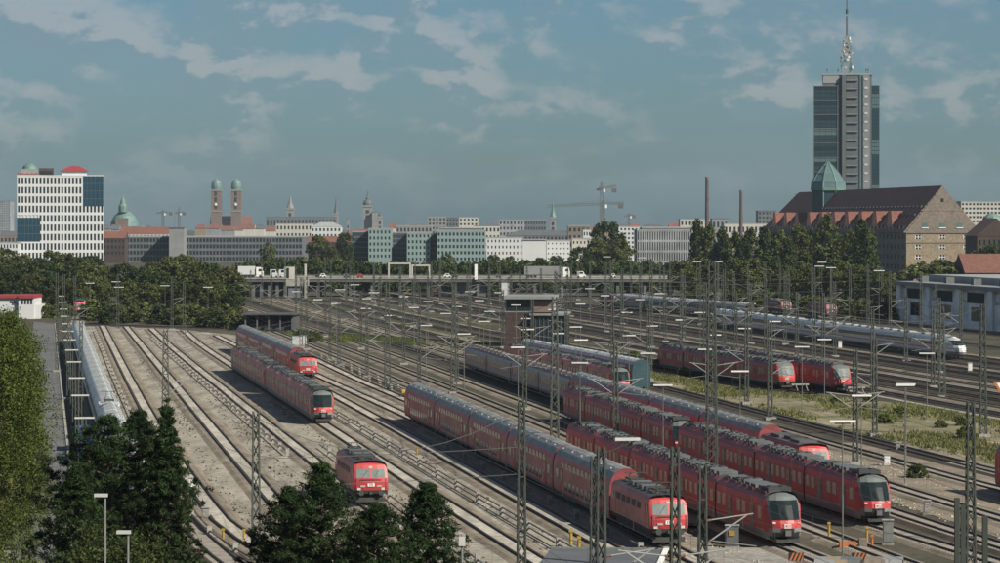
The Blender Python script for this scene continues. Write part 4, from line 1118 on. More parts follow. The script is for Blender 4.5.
# octagonal glass lantern
zl = 1452.0; sl_ = zl / FPX
lroot = thing('glass_lantern', 'octagonal glass dome on a glazed drum above the brown roof', 'dome', Z(828, zl), R(22.5))
def octo(b, r0, z0, r1, z1, m):
    b.lathe(0, 0, [(r0, z0), (r1, z1)], m, 8)
r0 = 17.5 * sl_
drum = MB(); octo(drum, r0 * .9, 0, r0 * .92, HT(189.5, zl), 'glass_teal'); drum.build('drum', lroot)
ring = MB(); octo(ring, r0 * 1.04, HT(190.5, zl), r0 * 1.04, HT(188.7, zl), 'copper'); ring.build('cornice', lroot)
lev = [(r0, HT(188.7, zl)), (r0 * .96, HT(182, zl)), (r0 * .66, HT(173.5, zl)), (r0 * .3, HT(166, zl)), (r0 * .06, HT(162, zl))]
for i in range(8):
    for kx in range(4):
        (ra, za), (rb_, zb) = lev[kx], lev[kx + 1]
        t0, t1 = 2 * math.pi * i / 8 + .02, 2 * math.pi * (i + 1) / 8 - .02
        pb = MB(); vv = [(r * math.cos(t), r * math.sin(t), z) for r, z, t in ((ra, za, t0), (ra, za, t1), (rb_, zb, t1), (rb_, zb, t0))]
        vv += [(x * .97, y * .97, z - .1) for x, y, z in vv]
        pb.add(vv, [(0, 1, 2, 3), (7, 6, 5, 4), (0, 4, 5, 1), (1, 5, 6, 2), (2, 6, 7, 3), (3, 7, 4, 0)], 'glass_pale'); pb.build('glass_pane', lroot)
ribs = MB()
for i in range(8):
    t = 2 * math.pi * i / 8
    for kx in range(4):
        (ra, za), (rb_, zb) = lev[kx], lev[kx + 1]
        ribs.tube((ra * math.cos(t), ra * math.sin(t), za), (rb_ * math.cos(t), rb_ * math.sin(t), zb), .32, 'copper')
        t2 = t + 2 * math.pi / 8; ribs.tube((ra * math.cos(t), ra * math.sin(t), za), (ra * math.cos(t2), ra * math.sin(t2), za), .28, 'copper')
    ribs.tube((r0 * .93 * math.cos(t), r0 * .93 * math.sin(t), 20), (r0 * .94 * math.cos(t), r0 * .94 * math.sin(t), HT(189.5, zl)), .3, 'copper')
ribs.build('glazing_ribs', lroot)
# ---- tall tower
zt = 1750.0; s = zt / FPX
troot = thing('glass_tower', 'tall slim glass and concrete tower with lattice antenna on top', 'tower', Z(846, zt), -math.atan(346 / FPX))
def xx(px): return (px - 846) * s
gt = HT(85.5, zt); ct = HT(70, zt)
# concrete core
MB().box(xx(822.5), xx(871.5), 4, 30, 0, ct - 2.6, 'tower_concrete').box(xx(822), xx(872), 3.5, 30.5, ct - 2.6, ct - 1.8, 'roof_light').build('core', troot)
piece('core_panel', troot, (xx(831), 3.9, HT(78, zt)), (xx(839) - xx(823.2), .3, 5.2), 'wall_grey_blue')
# left glass wing
MB().box(xx(814), xx(839), 1, 24, 0, gt, 'glass_dark').build('wing_core', troot)
rows = 34
fl = HT(200, zt); ch = (gt - fl) / 30
for r in range(30):
    m = 'glass_pale' if r in (2, 3, 10, 17, 18) else ('glass_dark' if r % 4 == 1 else 'glass_teal')
    zz = fl + (r + .5) * ch
    for c in range(4):
        cw = (xx(837.5) - xx(814.2)) / 4
        ob('glass_pane', unit_box(m), troot, (xx(814.2) + (c + .5) * cw, .95, zz), 0, (cw - .16, .12, ch - .35))
    for c in range(3):
        cw = (xx(879) - xx(871.8)) / 3
        m2 = 'glass_pale' if (r // 4) % 3 == 0 else 'glass_teal'
        ob('glass_pane', unit_box(m2), troot, (xx(871.8) + (c + .5) * cw, 5.95, zz), 0, (cw - .14, .12, ch - .35))
MB().box(xx(871.6), xx(879.2), 6, 24, 0, gt + .3, 'glass_dark').build('wing_core', troot)
fb = MB()
for x in (814, 837.7): fb.box(xx(x) - .2, xx(x) + .2, .5, 1.2, 0, gt + .4, 'wall_dark')
for i in range(9): fb.box(xx(814), xx(839), .6, 1.0, fl + i * 3.75 * ch - .3, fl + i * 3.75 * ch + .1, 'wall_dark')
fb.build('wing_frame', troot)
# service strip with rungs of balconies
MB().box(xx(846), xx(859.5), 2.6, 4, 0, ct - 3.2, 'tower_concrete').build('recess', troot)
for x0_, x1_, mm in ((842, 845.8, 'tower_concrete'), (859.6, 863, 'glass_pale'), (863, 869.6, 'wall_grey')):
    MB().box(xx(x0_), xx(x1_), 1.6 if mm != 'glass_pale' else 2.2, 4, 0, ct - 2.8, mm).build('pier', troot)
for r in range(15):
    zz = HT(200, zt) + r * (ct - 6 - HT(200, zt)) / 14
    bl = MB().box(xx(846.2), xx(858), 1.7, 2.6, zz, zz + .28, 'wall_grey').box(xx(846.2), xx(858), 1.7, 1.8, zz + .28, zz + .7, 'galv'); bl.build('balcony', troot)
    piece('slit_window', troot, (xx(866), 1.5, zz + .8), (1.9, .2, 1.1), 'wall_white')
# antenna
ax = 847.0
b = MB(); lattice_bar(b, (xx(ax), 14, ct - 1.8), (xx(ax), 14, HT(47, zt)), 5.2, 'concrete', 8, .42); lattice_bar(b, (xx(ax), 14, HT(52, zt)), (xx(ax), 14, HT(33, zt)), 2.6, 'concrete', 6, .34); b.build('lattice_mast', troot)
b = MB().tube((xx(ax), 14, HT(35, zt)), (xx(ax), 14, HT(14, zt)), .6, 'concrete_dark', 8).tube((xx(ax), 14, HT(12, zt)), (xx(ax), 14, HT(7, zt)), .85, 'chimney_brick', 8).tube((xx(ax), 14, HT(7, zt)), (xx(ax), 14, HT(-4, zt)), .38, 'concrete_dark', 6); b.build('spike', troot)
rd = random.Random(3)
for i in range(44):
    zz = HT(68, zt) + rd.random() * (HT(36, zt) - HT(68, zt)); f = 1 - (zz - HT(68, zt)) / (HT(36, zt) - HT(68, zt))
    t = rd.uniform(0, 6.28); rr_ = 1.3 + 3.2 * f
    c = (xx(ax) + rr_ * math.cos(t), 14 + rr_ * math.sin(t), zz); d = (math.cos(t), math.sin(t))
    if i % 2: MB().tube(c, (c[0] + d[0] * .6, c[1] + d[1] * .6, zz), rd.uniform(.5, 1.0), 'wall_white', n=10).build('dish_antenna', troot)
    else: MB().cbox(c[0], c[1], zz, .4, .4, 2.0, 'equip').build('panel_antenna', troot)
for x in (827, 838, 866, 868): MB().tube((xx(x), 8, ct - 1.8), (xx(x), 8, ct + 1.4), .15, 'mast_dark').cbox(xx(x), 8, ct + .4, .7, .7, .8, 'mast_dark').build('roof_aerial', troot)

# ---- right hand side houses
block('apartment_slab', 'beige apartment slab with balcony bands behind the customs building', 961, 1012, 202, 1700, 18, 'wall_white_warm', 7, 14, .62, .48, floor_y=232, roofmat='roof_light')
block('red_roof_house', 'house with tall orange tiled roof right of the beige gable', 977, 1016, 236, 1180, 30, 'wall_brick', 2, 8, .4, .4, roof='gabley', rh=7, roofmat='roof_red', floor_y=262)
block('red_roof_house', 'house with broad red tiled roof in front of the beige gable, right edge', 966, 1030, 273, 950, 26, 'wall_brick', 0, 0, roof='gable', rh=6.0, roofmat='roof_red')
root = thing('copper_turret', 'small green copper turret among the red roofs at the right edge', 'turret', Z(992, 1300)); MB().lathe(0, 0, [(3.6, 0), (3.6, HT(222, 1300)), (4.4, HT(221, 1300))], 'wall_white_warm', 8).build('shaft', root); MB().lathe(0, 0, [(4.4, HT(221, 1300)), (3.8, HT(217, 1300)), (2.0, HT(214, 1300)), (1.0, HT(213, 1300))], 'copper', 8).build('cap', root)

# ---- grey depot on the right, long side along the tracks
tr0 = 615.0
droot = thing('depot_building', 'long grey depot with tall bays and square openings at the right edge', 'depot')
p0 = P(901, 321); p1 = Vector((p0.x + 36, p0.y - 205, 0)); d = (p0 - p1)
droot.location = p0; ra = math.atan2(p1.y - p0.y, p1.x - p0.x); droot.rotation_euler = (0, 0, ra)
LD = d.length; hd = HT(283, p0.y)
# local x runs towards the camera along the wall; outward (towards the tracks) is local -y
MB().box(0, LD, .6, 30, 0, hd - .3, 'depot_plaster').build('core', droot)
fb = MB(); n = 9; bw = LD / n
ww_ = MB()
for i in range(n + 1):
    x = i * bw; fb.box(x - 1.6, x + 1.6, -.7, .6, 0, hd - .4, 'depot_plaster')
fb.build('pilasters', droot)
for i in range(n):
    x = (i + .5) * bw; h1 = hd * .62
    MB().box(x - bw / 2 + 1.6, x + bw / 2 - 1.6, -.2, .6, 0, h1, 'depot_plaster').build('bay_wall', droot)
    piece('bay_opening', droot, (x - bw * .08, .45, (h1 + hd - 1.2) / 2), (bw * .5, .3, hd - 1.2 - h1), 'dark_void')
    piece('bay_shutter', droot, (x - bw * .38, .3, (h1 + hd - 1.2) / 2 + .3), (bw * .13, .3, hd - 1.8 - h1), 'white_paint')
    piece('bay_window', droot, (x + bw * .05, -.2, h1 * .58), (bw * .34, .14, h1 * .55), 'glass_dark')
    for q in range(3): MB().box(x + bw * (-.12 + .17 * q) - .1, x + bw * (-.12 + .17 * q) + .1, -.32, -.28, h1 * .3, h1 * .86, 'wall_grey').build('glazing_bar', droot)
MB().box(-1, LD + 1, -1.4, 31, hd - .4, hd + .5, 'wall_grey').box(4, LD - 4, 6, 24, hd + .5, hd + 2.2, 'roof_light').build('roof', droot)
facade(droot, (0, 30), R(-90), 30, 0, hd - .5, 2, 4, .4, .5, 'depot_plaster', 'glass_dark', .3)
for i in range(6): MB().box(8 + i * 20, 10 + i * 20, 2, 4, hd + .5, hd + 2.0, 'equip').build('roof_vent', droot)

# ---- signal box in the middle of the yard
sroot = thing('signal_box', 'signal box with brick base, dark glazed wing and flat pale roof, middle of yard', 'signal box', P(505, 347), R(-4))
ss = 3000 / P(505, 347).y
def sx(px): return (px - 505) / ss
sb_h = HT(296, P(505, 347).y)
MB().box(0, sx(530), 0, 14, 0, sb_h * .68, 'wall_brick').build('brick_base', sroot)
MB().box(sx(526), sx(530), -.2, 0, 0, sb_h * .66, 'glass_dark').build('dark_stair', sroot)
MB().box(sx(505), sx(553), .6, 13, sb_h * .68, sb_h - .8, 'wall_grey').build('cabin', sroot)
for i in range(6):
    piece('cabin_window', sroot, (sx(508.5 + i * 4.2), .5, sb_h * .82), (sx(508.8) * .95, .16, sb_h * .19), 'glass_dark')
MB().box(sx(534), sx(552), .3, .6, sb_h * .68, sb_h * .92, 'brick_tower').build('brick_panel', sroot)
MB().box(sx(503.5), sx(555), -.8, 14, sb_h - .6, sb_h, 'wall_grey').build('roof', sroot)
MB().box(sx(531), sx(566), -1.2, 14.5, 0, sb_h * .62, 'glass_dark').build('glazed_wing', sroot)
for i in range(9): MB().box(sx(531.3 + i * 4.2), sx(531.8 + i * 4.2), -1.35, -1.2, 0, sb_h * .62, 'wall_dark').build('mullion', sroot)
MB().box(sx(530), sx(567.5), -1.8, 15, sb_h * .62, sb_h * .66 - .02, 'wall_grey').build('wing_roof', sroot)
# ---- small white building at the left with red roof edge
wz = P(0, 319).y; wroot = thing('white_shed', 'low white building with red roof edge at the left edge', 'building', (Z(-30, wz).x, wz, 0))
wx = lambda px: (px + 30) * wz / FPX
hh = HT(298, wz)
MB().box(0, wx(19), 0, 12, 0, hh, 'wall_white').box(wx(19), wx(34.5), -1.0, 12, 0, hh, 'wall_white').box(wx(34.5), wx(38.5), .5, 11, 0, HT(305, wz), 'wall_white').build('wall', wroot)
MB().box(-.5, wx(19) - .02, -.6, 12.4, hh, hh + .7, 'red_trim').box(wx(19), wx(35), -1.5, 12.5, hh, hh + .75, 'red_trim').build('roof', wroot)
for i in range(4): piece('window', wroot, (wx(23 + i * 3), -1.03, HT(301.5, wz)), (.42, .1, 1.3), 'glass_dark')
for i in range(2): piece('window', wroot, (wx(11 + i * 4), -.03, HT(302, wz)), (.7, .1, .5), 'glass_dark')
# ---- dark open shed in the left middle
oz = P(270, 331).y; oroot = thing('open_shed', 'black open-fronted shed with brown flat roof behind the left double-deck train', 'shed', (Z(244, oz).x, oz, 0), R(-5))
ow = 50 * oz / FPX; oh = HT(315, oz)
MB().box(0, ow, 8, 8.4, 0, oh, 'roof_dark').box(0, .4, 0, 8, 0, oh, 'roof_dark').box(ow - .4, ow, 0, 8, 0, oh, 'roof_dark').build('wall', oroot)
MB().box(-.5, ow + .5, -1, 9, oh, oh + .3, 'roof_dark').build('roof', oroot)
for i in range(5): MB().box(.2 + i * (ow - .7) / 4, .5 + i * (ow - .7) / 4, -.2, .1, 0, oh, 'wall_dark').build('post', oroot)
MB().box(.6, ow - .6, 1, 7.6, 0, 1.6, 'equip_dark').build('stored_crates', oroot)
# ---- grey shed roof at the bottom edge
nz = 205.0; nroot = thing('grey_shed', 'flat grey shed roof cut off by the bottom edge', 'shed', (Z(527, nz).x, nz - 14, 0), R(-6))
nh = HT(551, nz + 2); nw = 118 * nz / FPX
MB().box(.2, nw - .2, .2, 15.8, 0, nh, 'concrete').build('wall', nroot)
MB().box(0, nw, 0, 16, nh, nh + .16, 'roof_slate').box(nw - .3, nw + .05, -.05, 16.05, nh + .16, nh + .28, 'white_paint').box(0, nw - .3, 15.8, 16.05, nh + .16, nh + .28, 'galv').build('roof', nroot)

# ---- road bridge across the yard
bz = 1000.0; deck = HT(278, bz)
broot = thing('road_bridge', 'long flat road bridge with pale parapet crossing the whole yard', 'bridge', (0, bz, 0))
xa, xb = (120 - 500) * bz / FPX, (735 - 500) * bz / FPX
MB().box(xa, xb, 0, 16, deck - 1.3, deck - .25, 'concrete_dark').build('deck', broot)
MB().box(xa, xb, .5, 15.5, deck - .25, deck - .05, 'asphalt').build('roadway', broot)
MB().box(xa, xb, -.25, .2, deck - .4, deck + .05, 'concrete').build('parapet', broot)
MB().box(xa, xb, 15.7, 16.1, deck - .5, deck + .5, 'concrete').build('parapet', broot)
rl = MB(); x = xa
while x < xb: rl.box(x, x + .08, -.1, 0, deck + .25, deck + 1.1, 'galv'); x += 2.5
rl.box(xa, xb, -.1, 0, deck + 1.1, deck + 1.18, 'galv'); rl.build('railing', broot)
for i, px in enumerate(list(range(245, 300, 8)) + [318, 345, 372, 400, 428, 455, 478, 505, 535, 562, 590, 618, 645, 672, 700]):
    x = (px - 500) * bz / FPX; MB().box(x - .5, x + .5, 1, 15, 0, deck - 1.3, 'concrete_dark').build('pier', broot)
for a, b_ in ((236, 292), (456, 486)):
    MB().box((a - 500) / 3, (b_ - 500) / 3, 3, 14, 0, deck - 1.35, 'wall_dark').build('abutment', broot)
x = (476 - 500) / 3; MB().box(x - .5, x + .5, -.8, -.3, deck - .5, deck + 4.6, 'white_paint').build('pylon_sign', broot)
x = (500 - 500) / 3; MB().box(x + .5, x + 3, -.1, 1.2, .5, deck - 1.6, 'wall_white').build('white_panel', broot)
stz = 985.0; st = thing('stair_tower', 'grey stair tower attached to the bridge on the left', 'stair tower', (Z(297, stz).x, stz, 0))
q = lambda px: (px - 297) * stz / FPX
MB().box(q(286), q(308), 0, 5, HT(286, stz), HT(279.5, stz), 'concrete').box(q(288), q(306), .6, 4.6, 0, HT(286, stz) - .02, 'wall_dark').build('landing', st)
MB().box(q(284), q(294), 0, 3, HT(279, stz), HT(267, stz), 'wall_white_warm').box(q(286.5), q(289), -.1, 0, HT(278, stz), HT(268, stz), 'glass_dark').build('lift_cabin', st)
MB().box(q(304.5), q(306.5), -.4, .4, 0, HT(264, stz), 'wall_white_warm').build('lift_post', st)
# gantry frames on the bridge
for px0, px1 in ((388, 411), (411.5, 430)):
    gz = 1006; root = thing('white_gantry', 'white portal frame on the bridge, %s of two' % ('left' if px0 < 400 else 'right'), 'portal frame', (Z(px0, gz).x, gz, deck - .05)); wq = (px1 - px0) * gz / FPX; hq = HT(264 if px0 < 400 else 266, gz) - deck
    MB().box(0, .5, -.3, .3, 0, hq, 'wall_white_warm').build('post', root); MB().box(wq - .5, wq, -.3, .3, 0, hq, 'wall_white_warm').build('post', root); MB().box(0, wq, -.35, .35, hq, hq + .5, 'wall_white_warm').build('beam', root)
# ---- vehicles on the bridge
def wheels(root, xs, w, r=.5):
    for x in xs:
        for y in (0.12, w - .12): MB().tube((x, y - .14, r), (x, y + .14, r), r, 'rubber', n=12).build('wheel', root)
def lorry(label, px0, px1, z, trailer, cabm, left=False):
    k_ = z / FPX; L = (px1 - px0) * k_; root = thing('lorry', label, 'lorry', (Z(px0, z).x, z, deck - .045)); c = 2.3
    t0, t1, c0, c1 = (0, L - c - .5, L - c, L)
    MB().box(t0, t1, 0, 2.5, 1.05, 3.9, trailer).box(t0 + .3, t1, .3, 2.2, .8, 1.05, 'underframe').build('trailer', root)
    b = MB(); b.add([(c0, 0, .5), (c1, 0, .5), (c1, 0, 2.0), (c1 - .35, 0, 3.5), (c0, 0, 3.6), (c0, 2.4, .5), (c1, 2.4, .5), (c1, 2.4, 2.0), (c1 - .35, 2.4, 3.5), (c0, 2.4, 3.6)],
        [(0, 1, 2, 3, 4), (9, 8, 7, 6, 5), (1, 6, 7, 2), (2, 7, 8, 3), (3, 8, 9, 4), (0, 4, 9, 5), (0, 5, 6, 1)], cabm); b.build('cab', root)
    piece('side_window', root, (c0 + 1.3, -.02, 2.6), (1.0, .06, .8), 'glass_dark'); piece('windscreen', root, (c1 - .12, 1.2, 2.6), (.1, 2.0, .9), 'glass_dark')
    wheels(root, [1.2, 2.4, 3.6, c0 - 1.2, c1 - .9], 2.4)
def van(label, px0, px1, z, m, hgt=1.9, name='van', low=False):
    k_ = z / FPX; L = (px1 - px0) * k_; root = thing(name, label, name, (Z(px0, z).x, z, deck - .045))
    hb = hgt * .55; b = MB()
    prof = [(0, .3), (L, .3), (L, hb * .85), (L * .86, hb), (L * .70, hgt), (L * (.06 if not low else .22), hgt), (0, hb if low else hgt * .95)]
    n = len(prof); b.add([(x, 0, z_) for x, z_ in prof] + [(x, 1.8, z_) for x, z_ in prof], [tuple(range(n)), tuple(range(n, 2 * n))[::-1]] + [(i, i + n, (i + 1) % n + n, (i + 1) % n) for i in range(n)], m)
    b.build('body', root); piece('side_window', root, (L * .48, -.01, (hb + hgt) / 2), (L * .42, .05, (hgt - hb) * .66), 'glass_dark'); piece('windscreen', root, (L * .78, .9, (hb + hgt) / 2), (L * .05, 1.5, (hgt - hb) * .6), 'glass_dark'); wheels(root, [L * .2, L * .8], 1.8, .34)
lorry('grey trailer lorry with white cab on the bridge', 524.5, 570, 1003, 'wall_grey', 'white_paint')
van('white van behind the grey lorry cab on the bridge', 577, 586, 1003, 'white_paint', 2.2)
lorry('white box lorry at the left end of the bridge', 238, 263, 1004, 'wall_white', 'white_paint')
for i, (a, b_, m, lb) in enumerate(((270, 278, 'wall_white', 'first white van from the left on the bridge, beside the stair tower'), (279, 287, 'wall_white', 'second white van from the left on the bridge, beside the stair tower'))): van(lb, a, b_, 1011, m, 2.7)
for a, b_, m, lb in ((343, 349, 'cab_grey', 'grey car on the bridge left of the white portals'), (357, 363, 'train_red', 'red car on the bridge left of the white portals'), (444, 451, 'white_paint', 'white car on the bridge right of the white portals'), (452, 458, 'equip_dark', 'dark car on the bridge close to the white pylon'), (611, 616, 'white_paint', 'small white car on the bridge right of the white van'), (681, 689, 'white_paint', 'white car at the right end of the bridge'), (496, 501, 'equip', 'silver car on the bridge just behind the grey lorry'), (320, 326, 'white_paint', 'white car on the bridge right of the stair tower')):
    van(lb, a, b_, 1003, m, 1.5, 'car', True)

# ---------------------------------------------------------------- masts, lamps, wires
LAND = [('the single red locomotive', 370, 480), ('the short red train in the left yard', 300, 370), ('the signal box', 535, 320), ('the nearest railcar front', 783, 520),
        ('the foreground double-deck locomotive', 665, 515), ('the long railcar front', 878, 500), ('the suburban train fronts', 820, 375), ('the express train nose', 955, 345),
        ('the pale blue train on the left', 90, 370), ('the teal ended double-deck train', 638, 370), ('the middle of the bridge', 470, 280), ('the left end of the bridge', 290, 285),
        ('the lorry on the bridge', 545, 270), ('the customs building gable', 940, 270), ('the grey depot', 960, 310), ('the open black shed', 270, 318), ('the poplar row', 790, 260),
        ('the big foreground pine', 120, 480), ('the right foreground pine', 420, 520), ('the coach at the right edge', 993, 465), ('the rear of the long double-deck train', 415, 400),
        ('the far grey train', 660, 300), ('the white gridded office block', 60, 250), ('the weedy ground', 880, 415), ('the tan coaches', 500, 360)]
PEND = {}
def pend(o, what, px, py):
    lm = min(LAND, key=lambda l: (l[1] - px) ** 2 + ((l[2] - py) * 1.6) ** 2)
    rel = 'left of' if px < lm[1] - 4 else ('right of' if px > lm[1] + 4 else 'in line with')
    PEND.setdefault((what, rel, lm[0]), []).append((math.hypot(lm[1] - px, lm[2] - py), o))
def flush():
    for (what, rel, lm), lst in PEND.items():
        lst.sort(key=lambda t: t[0])
        for i, (_, o) in enumerate(lst):
            o['label'] = ('%s %s %s' % (what, rel, lm)) if len(lst) == 1 else ('%s %s %s, %s nearest' % (what, rel, lm, ORD[i]))
_mast = {}
def mast_mesh(h, w0, w1, m='mast_steel'):
    key = (round(h * 2) / 2, w0, w1, m)
    if key in _mast: return _mast[key]
    h = key[0]; b = MB(); n = max(6, int(h / 1.0)); r = .072 if w0 < .7 else .08
    def cs(t):
        w = (w0 + (w1 - w0) * t) / 2
        return [Vector((sx_ * w, sy_ * w * .8, h * t)) for sx_, sy_ in ((-1, -1), (1, -1), (1, 1), (-1, 1))]
    c0, c1 = cs(0), cs(1)
    for k in range(4): b.tube(c0[k], c1[k], r, m, caps=False)
    for i in range(n):
        a, c = cs(i / n), cs((i + 1) / n)
        for k in range(4):
            k2 = (k + 1) % 4
            b.tube(a[k] if i % 2 else a[k2], c[k2] if i % 2 else c[k], r * .62, m, n=3, caps=False)
        if i % 4 == 0:
            for k in range(4): b.tube(a[k], a[(k + 1) % 4], r * .6, m, n=3, caps=False)
    _mast[key] = b.mesh('lattice')
    return _mast[key]
_ms = {}
def foot_mesh():
    if 'f' not in _ms: _ms['f'] = MB().box(-.7, .7, -.7, .7, 0, .35, 'concrete').mesh('footing')
    return _ms['f']
def arm_mesh(sg, reach=3.1):
    key = ('arm', sg, reach)
    if key not in _ms:
        b = MB()
        b.tube((0, 0, 7.1), (sg * reach, 0, 7.5), .04, 'arm_light', 6); b.tube((0, 0, 5.6), (sg * (reach - .4), 0, 7.42), .05, 'arm_light', 6)
        b.tube((sg * .6, 0, 5.9), (sg * (reach + .2), 0, 5.55), .03, 'galv', 6)
        b.tube((sg * .05, 0, 7.1), (sg * .55, 0, 7.16), .08, 'insulator', 8); b.tube((sg * .05, 0, 5.63), (sg * .5, 0, 5.9), .08, 'insulator', 8)
        _ms[key] = b.mesh('cantilever')
    return _ms[key]
MG = 'catenary masts across the yard'
MPOS = []
def mast(px, yb, h, w0=.62, w1=.36, arms='', m='mast_steel', what='big lattice mast', hsize=None):
    p = P(px, yb); root = ob('catenary_mast', None, None, p, TA * -1 + R(0)); root['category'] = 'mast'; root['group'] = MG
    root.rotation_euler = (0, 0, -TA)
    ob('lattice', mast_mesh(h, w0, w1, m), root); ob('footing', foot_mesh(), root)
    for a in arms: ob('cantilever', arm_mesh({'l': -1, 'r': 1}[a]), root)
    s = (yb - HOR) / EYE
    pend(root, what, px, yb - h * s * .5); MPOS.append((px, yb, h))
    return root
# large head-span masts (photo column, photo row of the foot, height)
mast(165.5, 446, 13.2, .85, .45, 'r'); mast(256, 617, 13, .55, .36); mast(387.5, 390, 16.2, .85, .42, 'l'); mast(453.7, 394, 15.8, .85, .42, 'r')
mast(521.5, 597, 13, .55, .36, '', 'mast_dark'); mast(554.6, 472, 17.6, .85, .45); lm_ = mast(601, 690, 13, .55, .34, 'r', 'mast_dark'); MB().tube((-.4, 0, 12.4), (1.9, 0, 13.3), .03, 'mast_dark', 6).build('lamp_arm', lm_); MB().box(.75, 2.1, -.14, .14, 13.3, 13.45, 'lamp_white').build('lamp_head', lm_); mast(593.5, 600, 9.4, .42, .3, '', 'mast_dark')
mast(675, 690, 13.0, .55, .34, 'lr', 'mast_dark'); mast(711.5, 496, 21.4, 1.0, .55, '', 'mast_dark'); mast(702.5, 640, 10.4, .52, .36, 'r', 'mast_dark')
mast(942, 398, 13.2, .9, .45); mast(983, 437, 15.4, .8, .42, '', 'mast_dark'); mast(970.5, 597, 12.9, .62, .4, '', 'mast_dark')
mast(770, 420, 12.5, .6, .36, 'r'); mast(651, 348, 16.5, .8, .42); mast(622, 355, 16, .6, .36); mast(705, 372, 15, .6, .36); mast(724, 352, 16, .6, .36, 'l')
for (px, yb, h, ar) in ((301, 348, 14, ''), (306.5, 350, 14.5, 'r'), (339, 366, 12, 'r'), (374, 306, 13, 'r'), (684, 340, 14, ''), (734, 330, 13, 'r'), (785, 345, 15, 'r'), (797, 357, 12, 'l'),
        (814, 364, 17, 'r'), (868, 342, 16, 'r'), (906, 362, 12, 'l'), (631, 302, 14, 'r'), (590, 310, 13, 'r'), (560, 306, 13, 'l'), (500, 300, 13, 'r'), (440, 300, 13, 'r'), (415, 305, 13, ''),
        (470, 311, 14, 'r'), (350, 300, 13, ''), (325, 296, 13, 'r'), (285, 300, 13, ''), (262, 305, 13, ''), (660, 311, 14, ''), (748, 318, 14, 'r'), (765, 312, 14, 'l'), (831, 322, 14, 'r'),
        (850, 332, 15, 'l'), (890, 333, 14, 'r'), (921, 340, 14, ''), (541, 318, 13, ''), (605, 325, 15, ''), (578, 300, 12, 'r'), (640, 322, 14, 'r'), (700, 325, 15, 'r'), (520, 330, 14, 'l'),
        (57, 372, 16.5, ''), (64, 352, 15, ''), (69, 400, 13.5, ''), (75, 345, 14, 'r'), (81, 420, 12.5, ''), (118, 330, 13, ''), (184, 336, 12, ''), (172, 330, 12.5, 'r'),
        (400, 318, 13, 'r'), (428, 325, 13, ''), (489, 322, 13.5, ''), (456, 304, 12, ''), (610, 298, 12, ''), (670, 300, 12.5, 'r'), (718, 306, 13, ''), (780, 305, 13, ''), (812, 308, 13, 'r'), (882, 316, 13, 'l'), (936, 352, 13, 'r')):
    mast(px, yb, h, .55, .34, ar, 'mast_steel', 'slim catenary mast')
def mast_row(key, off, v0, v1, step, arms, hts):
    v = v0; i = 0
    while v < v1:
        p = TR[key].at(v, 0, off); py = HOR + FPX * EYE / p.y; px = 500 + FPX * p.x / p.y
        if px < 1010 and min(math.hypot(px - a, (py - b) * 2) for a, b, _ in MPOS) > 6:
            mast(px, py, hts[i % len(hts)], .5, .32, arms, 'mast_steel', 'slim catenary mast')
        v += step; i += 1
mast_row('S', 2.9, 330, 960, 64, 'lr', (11.5, 12.5)); mast_row('R1', 4.0, 300, 960, 66, 'lr', (12, 13, 11.5)); mast_row('R3', 3.2, 340, 960, 62, 'l', (11.5, 13))
mast_row('M0', -2.5, 420, 960, 58, 'r', (12.5, 14, 12)); mast_row('M2', 2.5, 380, 960, 58, 'lr', (13, 12)); mast_row('M5', 2.5, 360, 960, 60, 'lr', (12.5, 14)); mast_row('K2', 3.4, 430, 940, 60, 'l', (13, 14, 12)); mast_row('E2', 2.6, 420, 640, 60, 'r', (11.5,))
# H-beam posts at the right foreground
for px, yt, z in ((957, 498, 132), (985, 516, 128), (963, 505, 140)):
    h = HT(yt, z); root = ob('beam_post', None, None, Z(px, z)); tag(root, '', 'post', 'steel beam posts in the right foreground')
    MB().box(-.11, .11, -.11, -.08, 0, h, 'mast_dark').box(-.11, .11, .08, .11, 0, h, 'mast_dark').box(-.02, .02, -.08, .08, 0, h, 'mast_dark').build('beam', root); MB().box(-.4, .4, -.4, .4, 0, .3, 'concrete').build('footing', root)
    pend(root, 'dark steel beam post', px, 540)
# light poles
_lp = {}
def lamp_parts(h, wbar):
    k = (round(h * 2) / 2, wbar)
    if k not in _lp:
        hh_ = k[0]
        pole = MB().tube((0, 0, 0), (0, 0, hh_ * .5), .062, 'pole_grey', 8).tube((0, 0, hh_ * .5), (0, 0, hh_), .042, 'pole_grey', 8).box(-.2, .2, -.2, .2, 0, .25, 'concrete').mesh('pole')
        b = MB(); b.add([(-wbar / 2, -.16, hh_), (wbar / 2, -.16, hh_), (wbar / 2, .16, hh_), (-wbar / 2, .16, hh_), (-wbar / 2, -.10, hh_ + .16), (wbar / 2, -.10, hh_ + .16), (wbar / 2, .10, hh_ + .16), (-wbar / 2, .10, hh_ + .16)],
            [(3, 2, 1, 0), (4, 5, 6, 7), (0, 1, 5, 4), (1, 2, 6, 5), (2, 3, 7, 6), (3, 0, 4, 7)], 'lamp_white')
        arm = MB().box(-wbar * .3, wbar * .3, -.03, .03, hh_ - .12, hh_ - .01, 'galv').mesh('bracket')
        _lp[k] = (pole, b.mesh('lamp_head'), arm)
    return _lp[k]
def lamp(px, yt, h=8.5, wbar=1.9, rz=0.0, what='white bar lamp pole'):
    z = FPX * (EYE - h) / (yt - HOR); p = Z(px, z)
    root = ob('light_pole', None, None, p, rz); tag(root, '', 'light pole', 'light poles with white bar lamps')
    a, b, c = lamp_parts(h, wbar)
    ob('pole', a, root); ob('lamp_head', b, root); ob('bracket', c, root)
    pend(root, what, px, yt)
